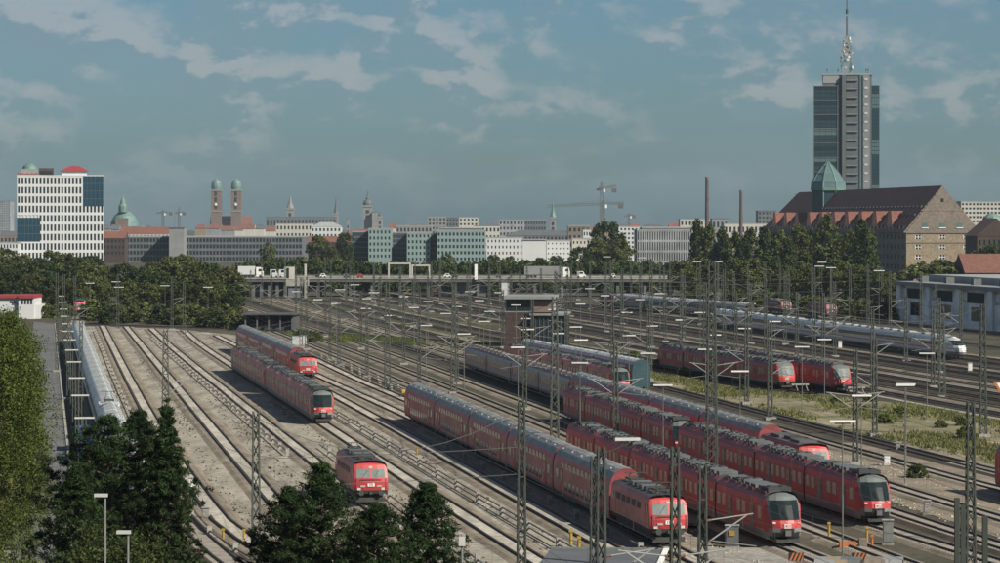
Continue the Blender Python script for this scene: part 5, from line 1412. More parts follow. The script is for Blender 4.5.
for (x, y) in ((336, 304), (366, 309), (390, 316), (426, 326), (414, 308), (428, 302), (446, 314), (464, 334.5), (457, 307), (479.5, 301), (490, 312), (484, 322), (367, 299), (318, 300),
        (516, 305.5), (526, 319), (528, 330), (518, 348), (580.5, 304.5), (576, 327.5), (581, 340.5), (580, 363.5), (627, 313), (629, 336), (652, 326.5), (648, 354), (663, 386), (681, 320.5),
        (705.5, 350), (714.5, 335.5), (740, 372), (744.5, 329), (824.5, 340), (802, 347.5), (927, 354), (906, 385), (861.5, 396.5), (499.6, 293), (538, 300), (553, 310), (558, 334),
        (90, 283.5), (116, 282), (119, 287.5), (165, 286), (208, 287.5), (355, 285), (374, 293), (404, 297), (297, 292), (605, 296), (640, 300), (700, 313), (775, 322), (470, 292), (340, 290), (590, 289), (660, 294)):
    lamp(x, y, 8.5, 1.9 if y > 295 else 2.4, R(random.uniform(-8, 8)))
lamp(842.5, 422.5, 10.5, 1.9, R(4)); lamp(905, 386, 9.5, 1.8)
for x, y in ((822, 262.5), (819.5, 266.5), (831, 268), (879, 271), (697, 262), (718, 262), (642, 258), (607, 257)):
    lamp(x, y, 14.0, 2.4, 0, 'tall small-headed light pole')
# row of platform lights between the road and the pale train
for i, v in enumerate((262, 296, 329, 367, 401, 436, 470, 505, 545, 590, 640, 695)):
    p = UV(v, 2.1 - .004 * (v - 262)); root = ob('platform_light', None, None, p, -TA); tag(root, '%s nearest bar light of the row left of the pale train' % ORD[i].capitalize(), 'light pole', 'platform lights beside the pale train')
    ob('lattice', mast_mesh(8.0, .34, .26), root); MB().box(-.85, .85, -.12, .12, 7.98, 8.12, 'lamp_white').build('lamp_head', root); ob('footing', foot_mesh(), root, scale=(.5, .5, .6))
# foreground street lamps
for px, yt, z, lb in ((105, 497, 118, 'left of two slim street lamps in front of the big pine'), (128, 534, 112, 'right of two slim street lamps in front of the big pine'), (462, 546, 115, 'slim street lamp at the right foot of the right foreground pine')):
    h = HT(yt, z); root = thing('street_lamp', lb, 'street lamp', Z(px, z)); MB().tube((0, 0, 0), (0, 0, h), .07, 'galv', 8, r2=.045).build('pole', root); MB().box(-.42 if px < 400 else -.12, .1 if px < 400 else .12, -.1, .1, h, h + .12 if px < 400 else h + .35, 'lamp_white').build('lamp_head', root); MB().box(-.2, .2, -.2, .2, 0, .3, 'concrete').build('base', root)
# overhead wires along the tracks, contact wire plus sagging carrier with droppers
def wires(key, v0, v1, span=62.0):
    tr = TR[key]; b = MB(); v = v0; r = .016
    while v < v1:
        ve = min(v + span, v1); n = 8
        for i in range(n):
            a, c = v + (ve - v) * i / n, v + (ve - v) * (i + 1) / n
            b.tube(tr.at(a, RT + 5.5), tr.at(c, RT + 5.5), r, 'wire', 3, caps=False)
            h0 = RT + 7.2 - 1.1 * (1 - (2 * i / n - 1) ** 2); h1 = RT + 7.2 - 1.1 * (1 - (2 * (i + 1) / n - 1) ** 2)
            b.tube(tr.at(a, h0), tr.at(c, h1), r, 'wire', 3, caps=False); b.tube(tr.at(a, h0), tr.at(a, RT + 5.5), r * .6, 'wire', 3, caps=False)
        v = ve
    return b.build('overhead_wire')
WL = {'T1': 'first siding right of the pale train', 'T2': 'second siding right of the pale train', 'D': 'track of the single red locomotive', 'C': 'left yard railcar track', 'B': 'short double-deck train track', 'E': 'long foreground double-deck train track',
      'H': 'nearest railcar track', 'S': 'empty track between the two near railcars', 'G': 'long railcar track', 'F': 'diesel hauled train track', 'R1': 'first empty track right of the diesel locomotive', 'R3': 'track along the weedy ground', 'J1': 'left suburban train track', 'J2': 'right suburban train track', 'K': 'express train track', 'A': 'pale train track'}
for k_, lb in WL.items():
    tag(wires(k_, 160 if k_ not in ('J1', 'J2', 'K') else 435, 690 if k_ not in ('K',) else 1000), 'thin overhead wire above the ' + lb, 'wire', 'overhead wires')
for i in range(0, 9):
    tag(wires('M%d' % i, 400, 1000), 'thin overhead wire, %s of the running lines left of the express train' % ORD[8 - i], 'wire', 'overhead wires')
# cross-span cables between the big masts
def span(p0, h0, p1, h1, sag, label):
    n = 10; root = thing('cross_span', label, 'cable', (0, 0, 0), 0, 'cross-span cables')
    for hh_, sg in ((0, sag), (-2.6, 0.1), (-4.4, 0.1)):
        b = MB()
        for i in range(n):
            q = [Vector(p0).lerp(Vector(p1), t / n) + Vector((0, 0, h0 + (h1 - h0) * t / n + hh_ - sg * (1 - (2 * t / n - 1) ** 2))) for t in (i, i + 1)]
            b.tube(q[0], q[1], 0.024, 'wire', 3, caps=False)
        b.build('cable', root)
span(P(165.5, 446), 12.8, P(387.5, 390), 15.8, 2.2, 'cross-span cables from the mast above the big pine to the mast behind the left railcar')
span(P(387.5, 390), 15.8, P(453.7, 394), 15.4, 1.6, 'cross-span cables between the two masts behind the long double-deck train')
span(P(453.7, 394), 15.4, P(554.6, 472), 17, 2.4, 'cross-span cables from the mast behind the double-deck train to the mast by tan coaches')
span(P(554.6, 472), 17, P(711.5, 496), 20.5, 2.4, 'cross-span cables from the tan coach mast to the tallest dark mast')
span(P(711.5, 496), 20.5, P(983, 437), 15, 3, 'cross-span cables from the tallest dark mast to the right edge mast')
span(P(622, 355), 15.5, P(724, 352), 15.5, 2, 'cross-span cables above the suburban trains')
span(P(724, 352), 15.5, P(868, 342), 15.5, 2, 'cross-span cables above the express train')
span(P(868, 342), 15.5, P(942, 398), 12.8, 2, 'cross-span cables near the express train nose')
span(P(651, 348), 16, P(785, 345), 14.6, 2, 'cross-span cables in the far middle of the running lines')
span(P(256, 617), 12.6, P(521.5, 597), 12.6, 2.5, 'cross-span cables between the two foreground dark masts')

# ---------------------------------------------------------------- small yard furniture
def low_fence(key, off, v0, v1, label, step=14.0, m='concrete', rails=(.55,), ph=.85):
    tr = TR[key]; root = thing('pipe_rail', label, 'pipe rail', tr.at(v0, 0, off)); o = root.location
    pm = MB().box(-.19, .19, -.19, .19, 0, ph, m).mesh('post'); v = v0; i = 0
    while v < v1 and i < 120:
        ob('post', pm, root, tr.at(v, .02, off) - o, tr.heading(v)); v += step; i += 1
    for rz_ in rails:
        b = MB(); strip(b, tr, v0, v1, (off - .06, off - .06, off + .06, off + .06, off - .06), (rz_ - .05, rz_ + .05, rz_ + .05, rz_ - .05, rz_ - .05), 'concrete_dark' if m == 'concrete' else 'galv')
        q = b.build('pipe', root); q.location = -o
low_fence('T1', -2.3, 200, 690, 'row of pale posts with pipe left of the first siding', 13, rails=(.5,))
low_fence('D', -1.9, 320, 650, 'row of pale posts with pipe left of the single locomotive track', 9)
low_fence('D', 2.6, 190, 330, 'row of posts with pipe right of the single locomotive', 13, rails=(.45,))
low_fence('C', 3.4, 200, 560, 'low double rail on posts right of the left yard railcar', 13, rails=(.35, .75))
low_fence('E', -2.7, 170, 330, 'low rail on posts left of the long double-deck train', 13, rails=(.6,))
low_fence('E2', 1.7, 300, 560, 'low double rail on posts behind the long double-deck train', 13, rails=(.35, .75))
low_fence('H', -2.0, 330, 520, 'low rail on posts in front of the tan coaches', 13, rails=(.4, .8))
def cabinet(px, py, w, h, m, label, name='cabinet', dep=.5):
    p = P(px, py); root = thing(name, label, 'cabinet', p, R(-8)); MB().box(-w / 2, w / 2, -dep / 2, dep / 2, .12, h, m).build('housing', root); MB().box(-w / 2 - .06, w / 2 + .06, -dep / 2 - .06, dep / 2 + .06, h, h + .07, 'roof_light').build('cap', root); MB().box(-w / 2 - .05, w / 2 + .05, -dep / 2 - .05, dep / 2 + .05, 0, .12, 'concrete').build('plinth', root); MB().box(-w / 2 + .08, w / 2 - .08, -dep / 2 - .03, -dep / 2, .25, h - .12, m).build('door', root)
for a in ((887, 466, .6, 1.1, 'white_paint', 'white trackside cabinet right of the maroon diesel locomotive'), (927, 515, .6, 1.2, 'concrete', 'white trackside cabinet between tracks right of the long railcar'),
          (888, 545, .8, 1.9, 'galv', 'tall grey cabinet in front of the long railcar nose'), (898, 451, .5, .9, 'wall_grey_blue', 'blue grey trackside cabinet beside the weedy ground'),
          (296, 346, 1.5, 2.0, 'wall_white', 'left of two white cabinets behind the short double-deck train'), (303, 346, 1.3, 2.1, 'wall_white', 'right of two white cabinets behind the short double-deck train'),
          (732, 548, 1.0, 1.7, 'equip', 'grey cabinet with yellow mark left of the nearest railcar nose'), (191, 489, .4, 1.0, 'white_paint', 'small white box beside the spruce top'), (430, 497, .5, 1.0, 'concrete', 'small pale cabinet beside the long double-deck train shadow'),
          (206, 520, .6, 1.0, 'concrete', 'low grey cabinet right of the big spruce'), (840, 349, .7, 1.6, 'white_paint', 'white box between running lines below the express train'), (970, 372, .7, 1.5, 'white_paint', 'white box on the running lines below the express nose')):
    cabinet(*a)
piece_ = thing('yellow_mark', 'yellow sticker on the grey cabinet left of nearest railcar nose', 'sticker', P(732, 548)); MB().box(-.22, .22, -.34, -.30, .95, 1.35, 'yellow_paint').build('sticker', piece_, rz=R(-8)); piece_.rotation_euler = (0, 0, 0)
def bollard(px, py, h, m, label, w=.2):
    root = thing('yellow_post', label, 'post', P(px, py)); MB().tube((0, 0, 0), (0, 0, h), w / 2, m, 8).build('post', root); MB().box(-w * .62, w * .62, -w * .62, w * .62, h, h + w * .8, m).build('head', root); MB().box(-.3, .3, -.3, .3, 0, .12, 'concrete').build('base', root)
bollard(829, 541, 1.3, 'yellow_paint', 'yellow post left of the long railcar nose'); bollard(867, 545, 1.2, 'yellow_paint', 'yellow hydrant post in front of the long railcar, left one', .2); bollard(872, 549, .9, 'orange_paint', 'orange hydrant post in front of the long railcar, right one', .2)
bollard(571, 548, 1.2, 'yellow_paint', 'yellow post at the left of the long double-deck train shadow', .25); bollard(579, 551, .9, 'yellow_paint', 'yellow box post next to the yellow post by the train shadow', .25); bollard(244, 543, .9, 'yellow_paint', 'yellow valve post right of the spruce, right one'); bollard(223, 541, .8, 'yellow_paint', 'yellow valve post right of the spruce, left one'); bollard(417, 456, .8, 'yellow_paint', 'yellow valve post in front of the long double-deck train', .22)
yt = thing('yellow_tank', 'small yellow tank at the rear of the long double-deck train', 'tank', P(406, 398), R(8)); MB().tube((-.6, 0, .8), (.6, 0, .8), .42, 'yellow_paint', 12).build('drum', yt); MB().box(-.8, -.5, -.5, .5, 0, .5, 'underframe').build('leg', yt); MB().box(.5, .8, -.5, .5, 0, .5, 'underframe').build('leg', yt)
wr = thing('work_platform', 'orange wooden crates and barriers in front of the long railcar nose', 'barrier', P(860, 549)); MB().box(-1.6, -.3, -.4, .4, .1, .55, 'orange_paint').build('crate', wr); MB().box(-.1, .5, -.4, .4, .1, .8, 'wall_brown').build('crate', wr); MB().box(-1.7, .6, -.5, .5, 0, .1, 'concrete').build('base', wr)
# buffer stops
for k_, v_, lb in (('J1', 427.5, 'left'), ('J2', 418.5, 'right')):
    p = TR[k_].at(v_, 0); root = thing('buffer_stop', 'pale steel buffer stop in front of the %s suburban train' % lb, 'buffer stop', p, TR[k_].heading(v_))
    for y in (-.75, .75): MB().tube((-2.0, y, RT), (.6, y, 1.35), .09, 'galv', 6).tube((1.8, y, RT), (.6, y, 1.35), .09, 'galv', 6).box(-2.2, 2.0, y - .12, y + .12, .2, RT, 'rail_steel').build('strut', root)
    MB().box(.35, .65, -1.3, 1.3, 1.15, 1.38, 'concrete').build('beam', root)
# blue containers and hut between road and pale train
for i, (v, lb) in enumerate(((318, 'nearest'), (332, 'farther'))):
    root = thing('blue_container', '%s blue container behind the big pine, beside the road' % lb, 'container', UV(v, 2.9), -TA); b = MB().box(-1.1, 1.1, -3, 3, .1, 2.5, 'blue_paint')
    for j in range(12): b.box(-1.14, 1.14, -2.9 + j * .5, -2.7 + j * .5, .2, 2.4, 'blue_paint')
    b.build('body', root); MB().box(-1.0, 1.0, -3.05, -3.0, .2, 2.4, 'blue_paint').build('door', root); MB().box(-.9, .9, -2.8, 2.8, 0, .1, 'underframe').build('skid', root)
# warning triangle and hazard boards
wt = thing('warning_triangle', 'orange warning triangle on a post at the right edge', 'sign', P(1001, 446)); hh_ = 7.2
MB().tube((0, 0, 0), (0, 0, hh_), .05, 'galv', 6).build('post', wt); b = MB(); b.add([(-.9, -.08, hh_), (.9, -.08, hh_), (0, -.08, hh_ - 1.5), (-.9, -.03, hh_), (.9, -.03, hh_), (0, -.03, hh_ - 1.5)], [(0, 2, 1), (3, 4, 5), (0, 1, 4, 3), (1, 2, 5, 4), (2, 0, 3, 5)], 'orange_paint'); b.build('board', wt)
b = MB(); b.add([(-.5, -.09, hh_ - .18), (.5, -.09, hh_ - .18), (0, -.09, hh_ - 1.0)], [(0, 2, 1)], 'white_paint'); b.build('board_face', wt)
for px, lb in ((796, 'left'), (859, 'right')):
    root = thing('hazard_board', 'black and orange striped hazard board at the bottom edge, %s one' % lb, 'hazard board', P(px, 566)); MB().box(-.55, .55, -.03, .03, .35, .95, 'cab_black').build('board', root)
    for j in range(4):
        b = MB(); x = -.5 + j * .28; b.add([(x, -.04, .36), (x + .14, -.04, .36), (min(x + .4, .55), -.04, .94), (min(x + .26, .55), -.04, .94)], [(0, 1, 2, 3)], 'orange_paint'); b.build('stripe', root)
    for x in (-.4, .4): MB().box(x - .04, x + .04, -.02, .02, 0, .35, 'galv').build('leg', root)
for i, px in enumerate((826, 838, 851, 876, 893)):
    root = thing('parked_van', '%s low vehicle roof from the left at the bottom edge below the long railcar' % ORD[i], 'van', P(px, 578), R(80), 'vehicles cut off by the bottom edge')
    m = ['wall_grey', 'wall_beige', 'equip', 'wall_brown', 'wall_grey'][i]
    b = MB(); prof = [(-1.9, .3), (2.0, .3), (2.05, .8), (1.3, .95), (.7, 1.42), (-1.6, 1.45), (-1.95, .9)]; n = len(prof)
    b.add([(x, -.7, z_) for x, z_ in prof] + [(x, .7, z_) for x, z_ in prof], [tuple(range(n)), tuple(range(n, 2 * n))[::-1]] + [(j, j + n, (j + 1) % n + n, (j + 1) % n) for j in range(n)], m); b.build('body', root)
    for x in (-1.2, 1.3):
        for y in (-.66, .66): MB().tube((x, y - .1, .32), (x, y + .1, .32), .32, 'rubber', 10).build('wheel', root)
    piece('window', root, (-.4, -.7, 1.15), (1.6, .04, .35), 'glass_dark'); piece('window', root, (-.4, .7, 1.15), (1.6, .04, .35), 'glass_dark')
flush()

# ---------------------------------------------------------------- trees
def rand_dirs(n):
    v = rng.normal(size=(n, 3)); return v / np.linalg.norm(v, axis=1)[:, None]
def leaves(centers, radii, per, size, flat=1.0, elong=1.0, up=0.3):
    """quads scattered in clumps"""
    n = len(centers) * per
    c = np.repeat(centers, per, axis=0); r = np.repeat(radii, per)[:, None]
    off = rand_dirs(n) * (rng.random((n, 1)) ** (1 / 2.2)) * r
    off[:, 2] *= flat
    p = c + off
    nrm = rand_dirs(n) * .9 + off / np.maximum(r, 1e-3) * .7; nrm[:, 2] += up
    nrm /= np.linalg.norm(nrm, axis=1)[:, None]
    a = np.cross(nrm, rand_dirs(n)); a /= np.linalg.norm(a, axis=1)[:, None]
    b = np.cross(nrm, a)
    s = size * (.45 + 1.1 * rng.random((n, 1)) ** 1.4)
    a = a * s * elong; b = b * s / elong
    return np.stack([p - a * .5, p + b * .5, p + a * .5, p - b * .5], axis=1).reshape(-1, 3)
def crown_mesh(name, h0, h1, prof, nclump, cr, per, size, m, seed, shell=.55, flat=.9, elong=1.15):
    """prof(t) crown radius at height fraction t"""
    global rng
    rng = np.random.default_rng(seed)
    cs, rs = [], []
    lob = rng.uniform(0, 6.28, 6)
    while len(cs) < nclump:
        t = rng.random(); R0 = prof(t)
        if rng.random() > (R0 + .1) / 1.1: continue
        a = rng.uniform(0, 6.283)
        k = (rng.random() ** .5) * (1 - shell) + shell * rng.random() ** .25
        wob = 1 + .16 * math.sin(3 * a + lob[0] + 4 * t) + .12 * math.sin(5 * a + lob[1] - 7 * t)
        rr_ = R0 * min(k, 1) * wob
        cs.append((rr_ * math.cos(a), rr_ * math.sin(a), h0 + (h1 - h0) * t)); rs.append(cr * rng.uniform(.6, 1.25))
    return npmesh(name, leaves(np.array(cs), np.array(rs), per, size, flat, elong), 4, m)
def trunk_mesh(name, h, r, limbs, spread, seed, top=.25):
    rd_ = random.Random(seed); b = MB()
    pts = [Vector((rd_.uniform(-.06, .06) * h * t, rd_.uniform(-.06, .06) * h * t, h * t)) for t in (0, .25, .5, .75, 1)]
    for i in range(4): b.tube(pts[i], pts[i + 1], r * (1 - .2 * i), 'bark', 7, r2=r * (1 - .2 * (i + 1)), caps=False)
    for _ in range(limbs):
        t = rd_.uniform(top, .9); a = rd_.uniform(0, 6.28); L = spread * (1.1 - t * .7); p = Vector((0, 0, h * t))
        q = p + Vector((math.cos(a) * L, math.sin(a) * L, L * rd_.uniform(.3, .9))); b.tube(p, q, r * .35, 'bark', 5, r2=r * .1, caps=False)
    return b.mesh(name)
def egg(w, top=.35): return lambda t: w * math.sin(math.pi * min(1, max(0, (t * .92 + .06))) ** .8) ** .75
def column(w): return lambda t: w * (min(1, t / .12) ** .6) * (1 - max(0, (t - .55) / .45) ** 1.6 * .85)
PROTO = {
 'round': [(crown_mesh('crown', .22, 1.0, lambda t: .40 * math.sin(math.pi * (t * .93 + .05)) ** .6, 130, .085, 42, .040, m, sd), trunk_mesh('trunk', .6, .022, 8, .3, sd)) for m, sd in (('leaf_dark', 1), ('leaf_mid', 2), ('leaf_autumn', 5))],
 'poplar': [(crown_mesh('crown', .06, 1.0, column(.165), 130, .055, 44, .030, m, sd, flat=1.4), trunk_mesh('trunk', .8, .016, 8, .1, sd)) for m, sd in (('leaf_dark', 3), ('leaf_mid', 4))],
 'bush': [(crown_mesh('crown', .02, 1.0, lambda t: .62 * math.sqrt(max(0, 1 - t * t * .9)), 70, .16, 40, .085, m, sd), trunk_mesh('stem', .5, .03, 6, .3, sd, .05)) for m, sd in (('leaf_mid', 6), ('leaf_dark', 7))],
}
def tree(kind, var, p, h, label, group, wid=1.0, name='tree', cat='tree'):
    cr, tk = PROTO[kind][var % len(PROTO[kind])]
    root = thing(name, label, cat, p, random.uniform(0, 6.28), group)
    ob('crown', cr, root, scale=(h * wid, h * wid, h)); ob('trunk', tk, root, scale=(h, h, h))
    return root
# right-hand poplar row (photo column, photo row of the top, depth, width factor)
PL = [(697, 222, 1150, 1.0), (709, 226, 1140, 1.1), (722, 230, 1120, 1.2), (735, 233, 1130, 1.1), (750, 230, 1110, 1.3), (765, 229, 1120, 1.3), (778, 231, 1120, 1.2), (800, 226, 1090, 1.25), (812, 232, 1100, 1.0), (826, 216, 1075, 1.15), (838, 236, 1090, 1.1), (849, 232, 1080, 1.1), (862, 222, 1060, 1.15), (869, 228, 1070, 1.0), (744, 240, 1080, 1.2), (788, 238, 1075, 1.2)]
for i, (px, yt, z, wd) in enumerate(sorted(PL)):
    tree('poplar', i, Z(px, z), HT(yt, z), 'dark green poplar, %s from the left in the row left of the customs building' % ORD[i], 'poplars by the customs building', wd * .84, 'poplar_tree', 'poplar')
BL = [(700, 258, 1000), (716, 262, 980), (735, 258, 990), (752, 260, 960), (770, 256, 970), (790, 268, 940), (806, 266, 920), (824, 266, 910), (842, 262, 900), (858, 266, 880), (874, 272, 860), (886, 274, 850), (893, 282, 800), (684, 262, 980), (672, 262, 1060)]
for i, (px, yt, z) in enumerate(sorted(BL)):
    tree('round', 1 if i % 3 else 0, Z(px, z), HT(yt, z), 'broad leafy tree in front of the poplar row, %s from the left' % ORD[i], 'trees in front of the poplars', 1.05, 'leafy_tree')
BU = [(735, 288, 900), (760, 290, 880), (785, 293, 850), (812, 296, 820), (838, 298, 790), (862, 300, 770), (884, 302, 760), (702, 284, 930), (925, 264, 1000), (948, 262, 1010), (955, 268, 960)]
for i, (px, yt, z) in enumerate(sorted(BU)):
    tree('bush', i, Z(px, z), max(3.0, HT(yt, z)), 'green bush at the foot of the trees left of the depot, %s from the left' % ORD[i], 'bushes along the right embankment', 1.5, 'bush', 'bush')
MT = [(607, 222, 1350, .85, 'big round tree between the white houses and the grey office', 0), (580, 247, 1300, .95, 'smaller dark tree left of the big round tree', 0), (598, 240, 1330, .9, 'dark tree close to the left of the big round tree', 1), (622, 240, 1320, .8, 'tree close to the right of the big round tree', 1), (556, 256, 1200, .9, 'small tree in front of the white block behind the lorry', 0),
      (318, 236, 1500, .8, 'round tree at the right end of the station hall', 1), (345, 233, 1520, .7, 'dark tree at the left edge of the teal offices', 0), (330, 246, 1450, .9, 'low tree between station hall and teal offices', 2), (447, 254, 1400, 1.0, 'small green tree in front of the wide teal office', 1), (493, 255, 1350, 1.0, 'small dark tree right of the teal offices', 0), (540, 258, 1250, 1.0, 'bushy tree behind the grey lorry', 0), (674, 262, 1080, .9, 'small light tree at the right end of the bridge', 1),
      (995, 245, 1100, .9, 'dark round tree among the red roofs at the right edge', 0), (985, 248, 1105, .9, 'second round tree left of the right-edge tree among red roofs', 1), (510, 257, 1300, 1.1, 'low tree between teal offices and white blocks', 1), (525, 260, 1280, 1.2, 'low tree in front of the bright white house end', 0), (268, 243, 1600, .8, 'tree in front of the right part of the station hall', 1)]
for px, yt, z, wd, lb, va in MT: tree('round', va, Z(px, z), HT(yt, z), lb, 'trees of the middle distance', wd, 'leafy_tree')
HD = [(254, 264, 1060), (272, 262, 1090), (291, 263, 1070), (312, 262, 1090), (333, 263, 1080), (352, 262, 1100), (372, 264, 1080), (392, 263, 1070), (413, 264, 1080), (435, 262, 1090), (457, 264, 1070), (478, 262, 1080), (498, 263, 1070), (519, 264, 1070), (541, 263, 1065), (562, 263, 1070), (583, 264, 1075), (605, 264, 1060), (627, 263, 1070), (647, 262, 1060), (246, 262, 1080), (262, 260, 1120), (280, 259, 1140), (300, 258, 1200), (322, 259, 1180), (342, 260, 1160), (362, 263, 1150), (380, 264, 1130), (402, 263, 1150), (424, 264, 1140), (446, 263, 1150), (468, 263, 1130), (488, 264, 1120), (508, 262, 1140), (530, 263, 1110), (552, 263, 1120), (572, 262, 1130), (594, 263, 1110), (616, 261, 1140), (638, 264, 1100), (656, 264, 1110)]
for i, (px, yt, z) in enumerate(sorted(HD)):
    tree('bush', i, Z(px, z), HT(yt, z), 'dark shrub in the belt behind the bridge, %s from the left' % ORD[i], 'shrubs behind the bridge', .95, 'shrub', 'shrub')
# wood on the left below the white office
LT = [(5, 250, 1000), (22, 256, 980), (38, 258, 960), (52, 252, 1050), (66, 255, 1000), (78, 258, 960), (92, 256, 1020), (108, 266, 950), (124, 264, 940), (140, 268, 920), (155, 262, 960), (170, 258, 940), (184, 256, 950), (198, 262, 920), (212, 264, 900), (226, 268, 880), (236, 276, 850),
      (12, 270, 860), (34, 274, 850), (55, 276, 840), (76, 278, 830), (100, 280, 840), (128, 282, 830), (150, 284, 820), (176, 282, 810), (198, 284, 800), (216, 286, 790), (232, 290, 780), (-8, 262, 900), (88, 264, 900), (160, 272, 870), (205, 272, 860)]
for i, (px, yt, z) in enumerate(sorted(LT)):
    tree('round', [0, 1, 0, 1, 2][i % 5], Z(px, z), HT(yt, z), 'leafy tree in the wood below the white office block, %s from the left' % ORD[i], 'wood on the left', 1.15, 'leafy_tree')
for i, (px, yt, z) in enumerate(sorted([(60, 304, 790), (96, 300, 760), (112, 306, 740), (140, 303, 750), (165, 306, 735), (190, 304, 730), (210, 310, 715), (226, 312, 705), (238, 312, 700), (302, 343, 632), (312, 341, 628), (47, 306, 780), (222, 305, 740)])):
    tree('bush', i, Z(px, z), max(2.2, HT(yt, z)), 'green bush at the far end of the left yard, %s from the left' % ORD[i], 'bushes at the far end of the left yard', 1.6, 'bush', 'bush')
for i, (px, py, h) in enumerate(sorted([(660, 370, 1.8), (684, 376, 1.4), (742, 392, 1.0), (862, 412, .9), (885, 424, 1.2), (918, 478, 1.3), (900, 415, 1.1), (965, 440, 1.5), (940, 428, 1.0), (522, 388, 1.4), (634, 360, 1.6), (670, 366, 2.0), (836, 404, 1.0), (870, 402, 1.2), (960, 426, 1.1)])):
    tree('bush', 0, P(px, py), h, 'low scrubby bush beside the tracks, %s from the left' % ORD[i], 'low scrub between the tracks', 1.3, 'bush', 'bush')

# ---- foreground trees
def pine(label, p, h, w, seed, m='leaf_pine', name='pine_tree', cone=False, dens=1.0):
    global rng
    rng = np.random.default_rng(seed); rd_ = random.Random(seed)
    root = thing(name, label, 'pine' if not cone else 'spruce', p, 0)
    tb_ = MB(); n = 8
    for i in range(n): tb_.tube((0, 0, h * i / n), (0, 0, h * (i + 1) / n), .26 * (1 - i / n) + .03, 'bark', 8, r2=.26 * (1 - (i + 1) / n) + .03, caps=False)
    cs, rs = [], []
    z = h * .30; k = 0
    while z < h * .985:
        t = z / h
        rad = w * ((1 - t) ** 1.0 * 1.5 + .01) if cone else w * (min(1, (1 - t) / .32) ** .72) * (.86 + .2 * math.sin(7 * t + seed))
        nb = 7 if cone else 6
        for i in range(nb):
            a = k * 2.4 + i * 6.283 / nb + rd_.uniform(-.3, .3); L = rad * rd_.uniform(.72, 1.1)
            droop = -.22 if cone else .28
            q = Vector((math.cos(a) * L, math.sin(a) * L, z + L * droop)); p0 = Vector((0, 0, z)); tb_.tube(p0, q, .05, 'bark', 4, r2=.015, caps=False)
            steps = max(3, int(L / .38))
            for s_ in range(steps):
                f = (s_ + 1) / steps
                if f < .25: continue
                c = p0.lerp(q, f); sp = (.42 * (1 - .45 * f) if cone else .40) * min(1.2, L / 1.6)
                for _ in range(2 if f > .55 else 1):
                    cs.append((c.x + rd_.uniform(-sp, sp), c.y + rd_.uniform(-sp, sp), c.z + rd_.uniform(-.12, .18))); rs.append(rd_.uniform(.17, .40) * (.85 if cone else 1.0))
        z += h * (.030 if cone else .036); k += 1
    cs.append((0, 0, h - .1)); rs.append(.2)
    cs = np.array(cs); rs = np.array(rs)
    me = npmesh('crown', leaves(cs, rs, int(58 * dens), .105, .60, 2.3, .5), 4, m)
    ob('crown', me, root); tb_.build('trunk', root)
    return root
pine('big broad dark pine in the left foreground', Z(108, 152), HT(418, 152), 3.9, 21)
pine('second dark pine crown close to the left of the big spruce', Z(139, 158), HT(412, 158), 3.0, 22)
pine('tall dark pointed spruce at the right of the big foreground pine', Z(167, 150), HT(398, 150), 2.5, 23, cone=True, name='spruce_tree')
pine('dark pine in the centre foreground below the single locomotive', Z(322, 142), HT(466, 142), 3.1, 24)
pine('dark pine in the centre foreground, left small shoulder', Z(290, 146), HT(490, 146), 2.3, 27)
pine('dark pine right of the centre foreground pine', Z(428, 140), HT(486, 140), 2.7, 25)
pine('low dark pine filling the gap between the two centre foreground pines', Z(378, 138), HT(507, 138), 2.6, 26)
pine('low dark pine right of the left pine group at the bottom edge', Z(76, 140), HT(470, 140), 1.9, 28)
def near_leafy(label, p, h, w, seed, m, base=.04, size=.13, nc=260, per=110, shape=None, name='leafy_tree', cr=.75):
    global rng
    rng = np.random.default_rng(seed)
    root = thing(name, label, 'tree', p)
    f = shape or (lambda t: w * min(1, (t + .08) / .2) ** .5 * (1 - max(0, (t - .7) / .3) ** 2 * .75))
    me = crown_mesh('crown', h * base, h, f, nc, cr, per, size, m, seed, shell=.75, flat=1.25)
    ob('crown', me, root); ob('trunk', trunk_mesh('trunk', h * .85, .2, 14, w, seed), root)
    return root
near_leafy('tall yellow-green hedge tree beside the road, nearest of the left row', UV(205, -4.4), 17.7, 3.3, 31, 'leaf_light', nc=420)
near_leafy('tall yellow-green hedge tree beside the road, second of the left row', UV(232, -4.3), 17.5, 3.3, 32, 'leaf_light', nc=420)
near_leafy('tall yellow-green hedge tree beside the road, third of the left row', UV(262, -4.5), 17.0, 3.2, 33, 'leaf_light', nc=420)
near_leafy('tall yellow-green hedge tree beside the road, farthest of the left row', UV(296, -6.0), 16.2, 2.8, 34, 'leaf_light', nc=380)
near_leafy('yellow-green hedge tree at the left edge of the picture', UV(236, -10.5), 17.6, 3.0, 35, 'leaf_light', nc=300)
near_leafy('yellow-green hedge tree behind the row at the left edge', UV(275, -11.5), 17.2, 3.0, 36, 'leaf_light', nc=300)
near_leafy('light green leafy bush below the big pine between the street lamps', Z(98, 128), HT(532, 128), 2.0, 37, 'leaf_dark', size=.10, nc=220)
near_leafy('light green leafy bush below the spruce at the bottom edge', Z(140, 126), HT(540, 126), 1.8, 38, 'leaf_dark', size=.10, nc=200)
near_leafy('small reddish bush at the bottom edge left of the centre pine', Z(258, 150), HT(556, 150), 1.4, 39, 'leaf_autumn', size=.14, nc=90)
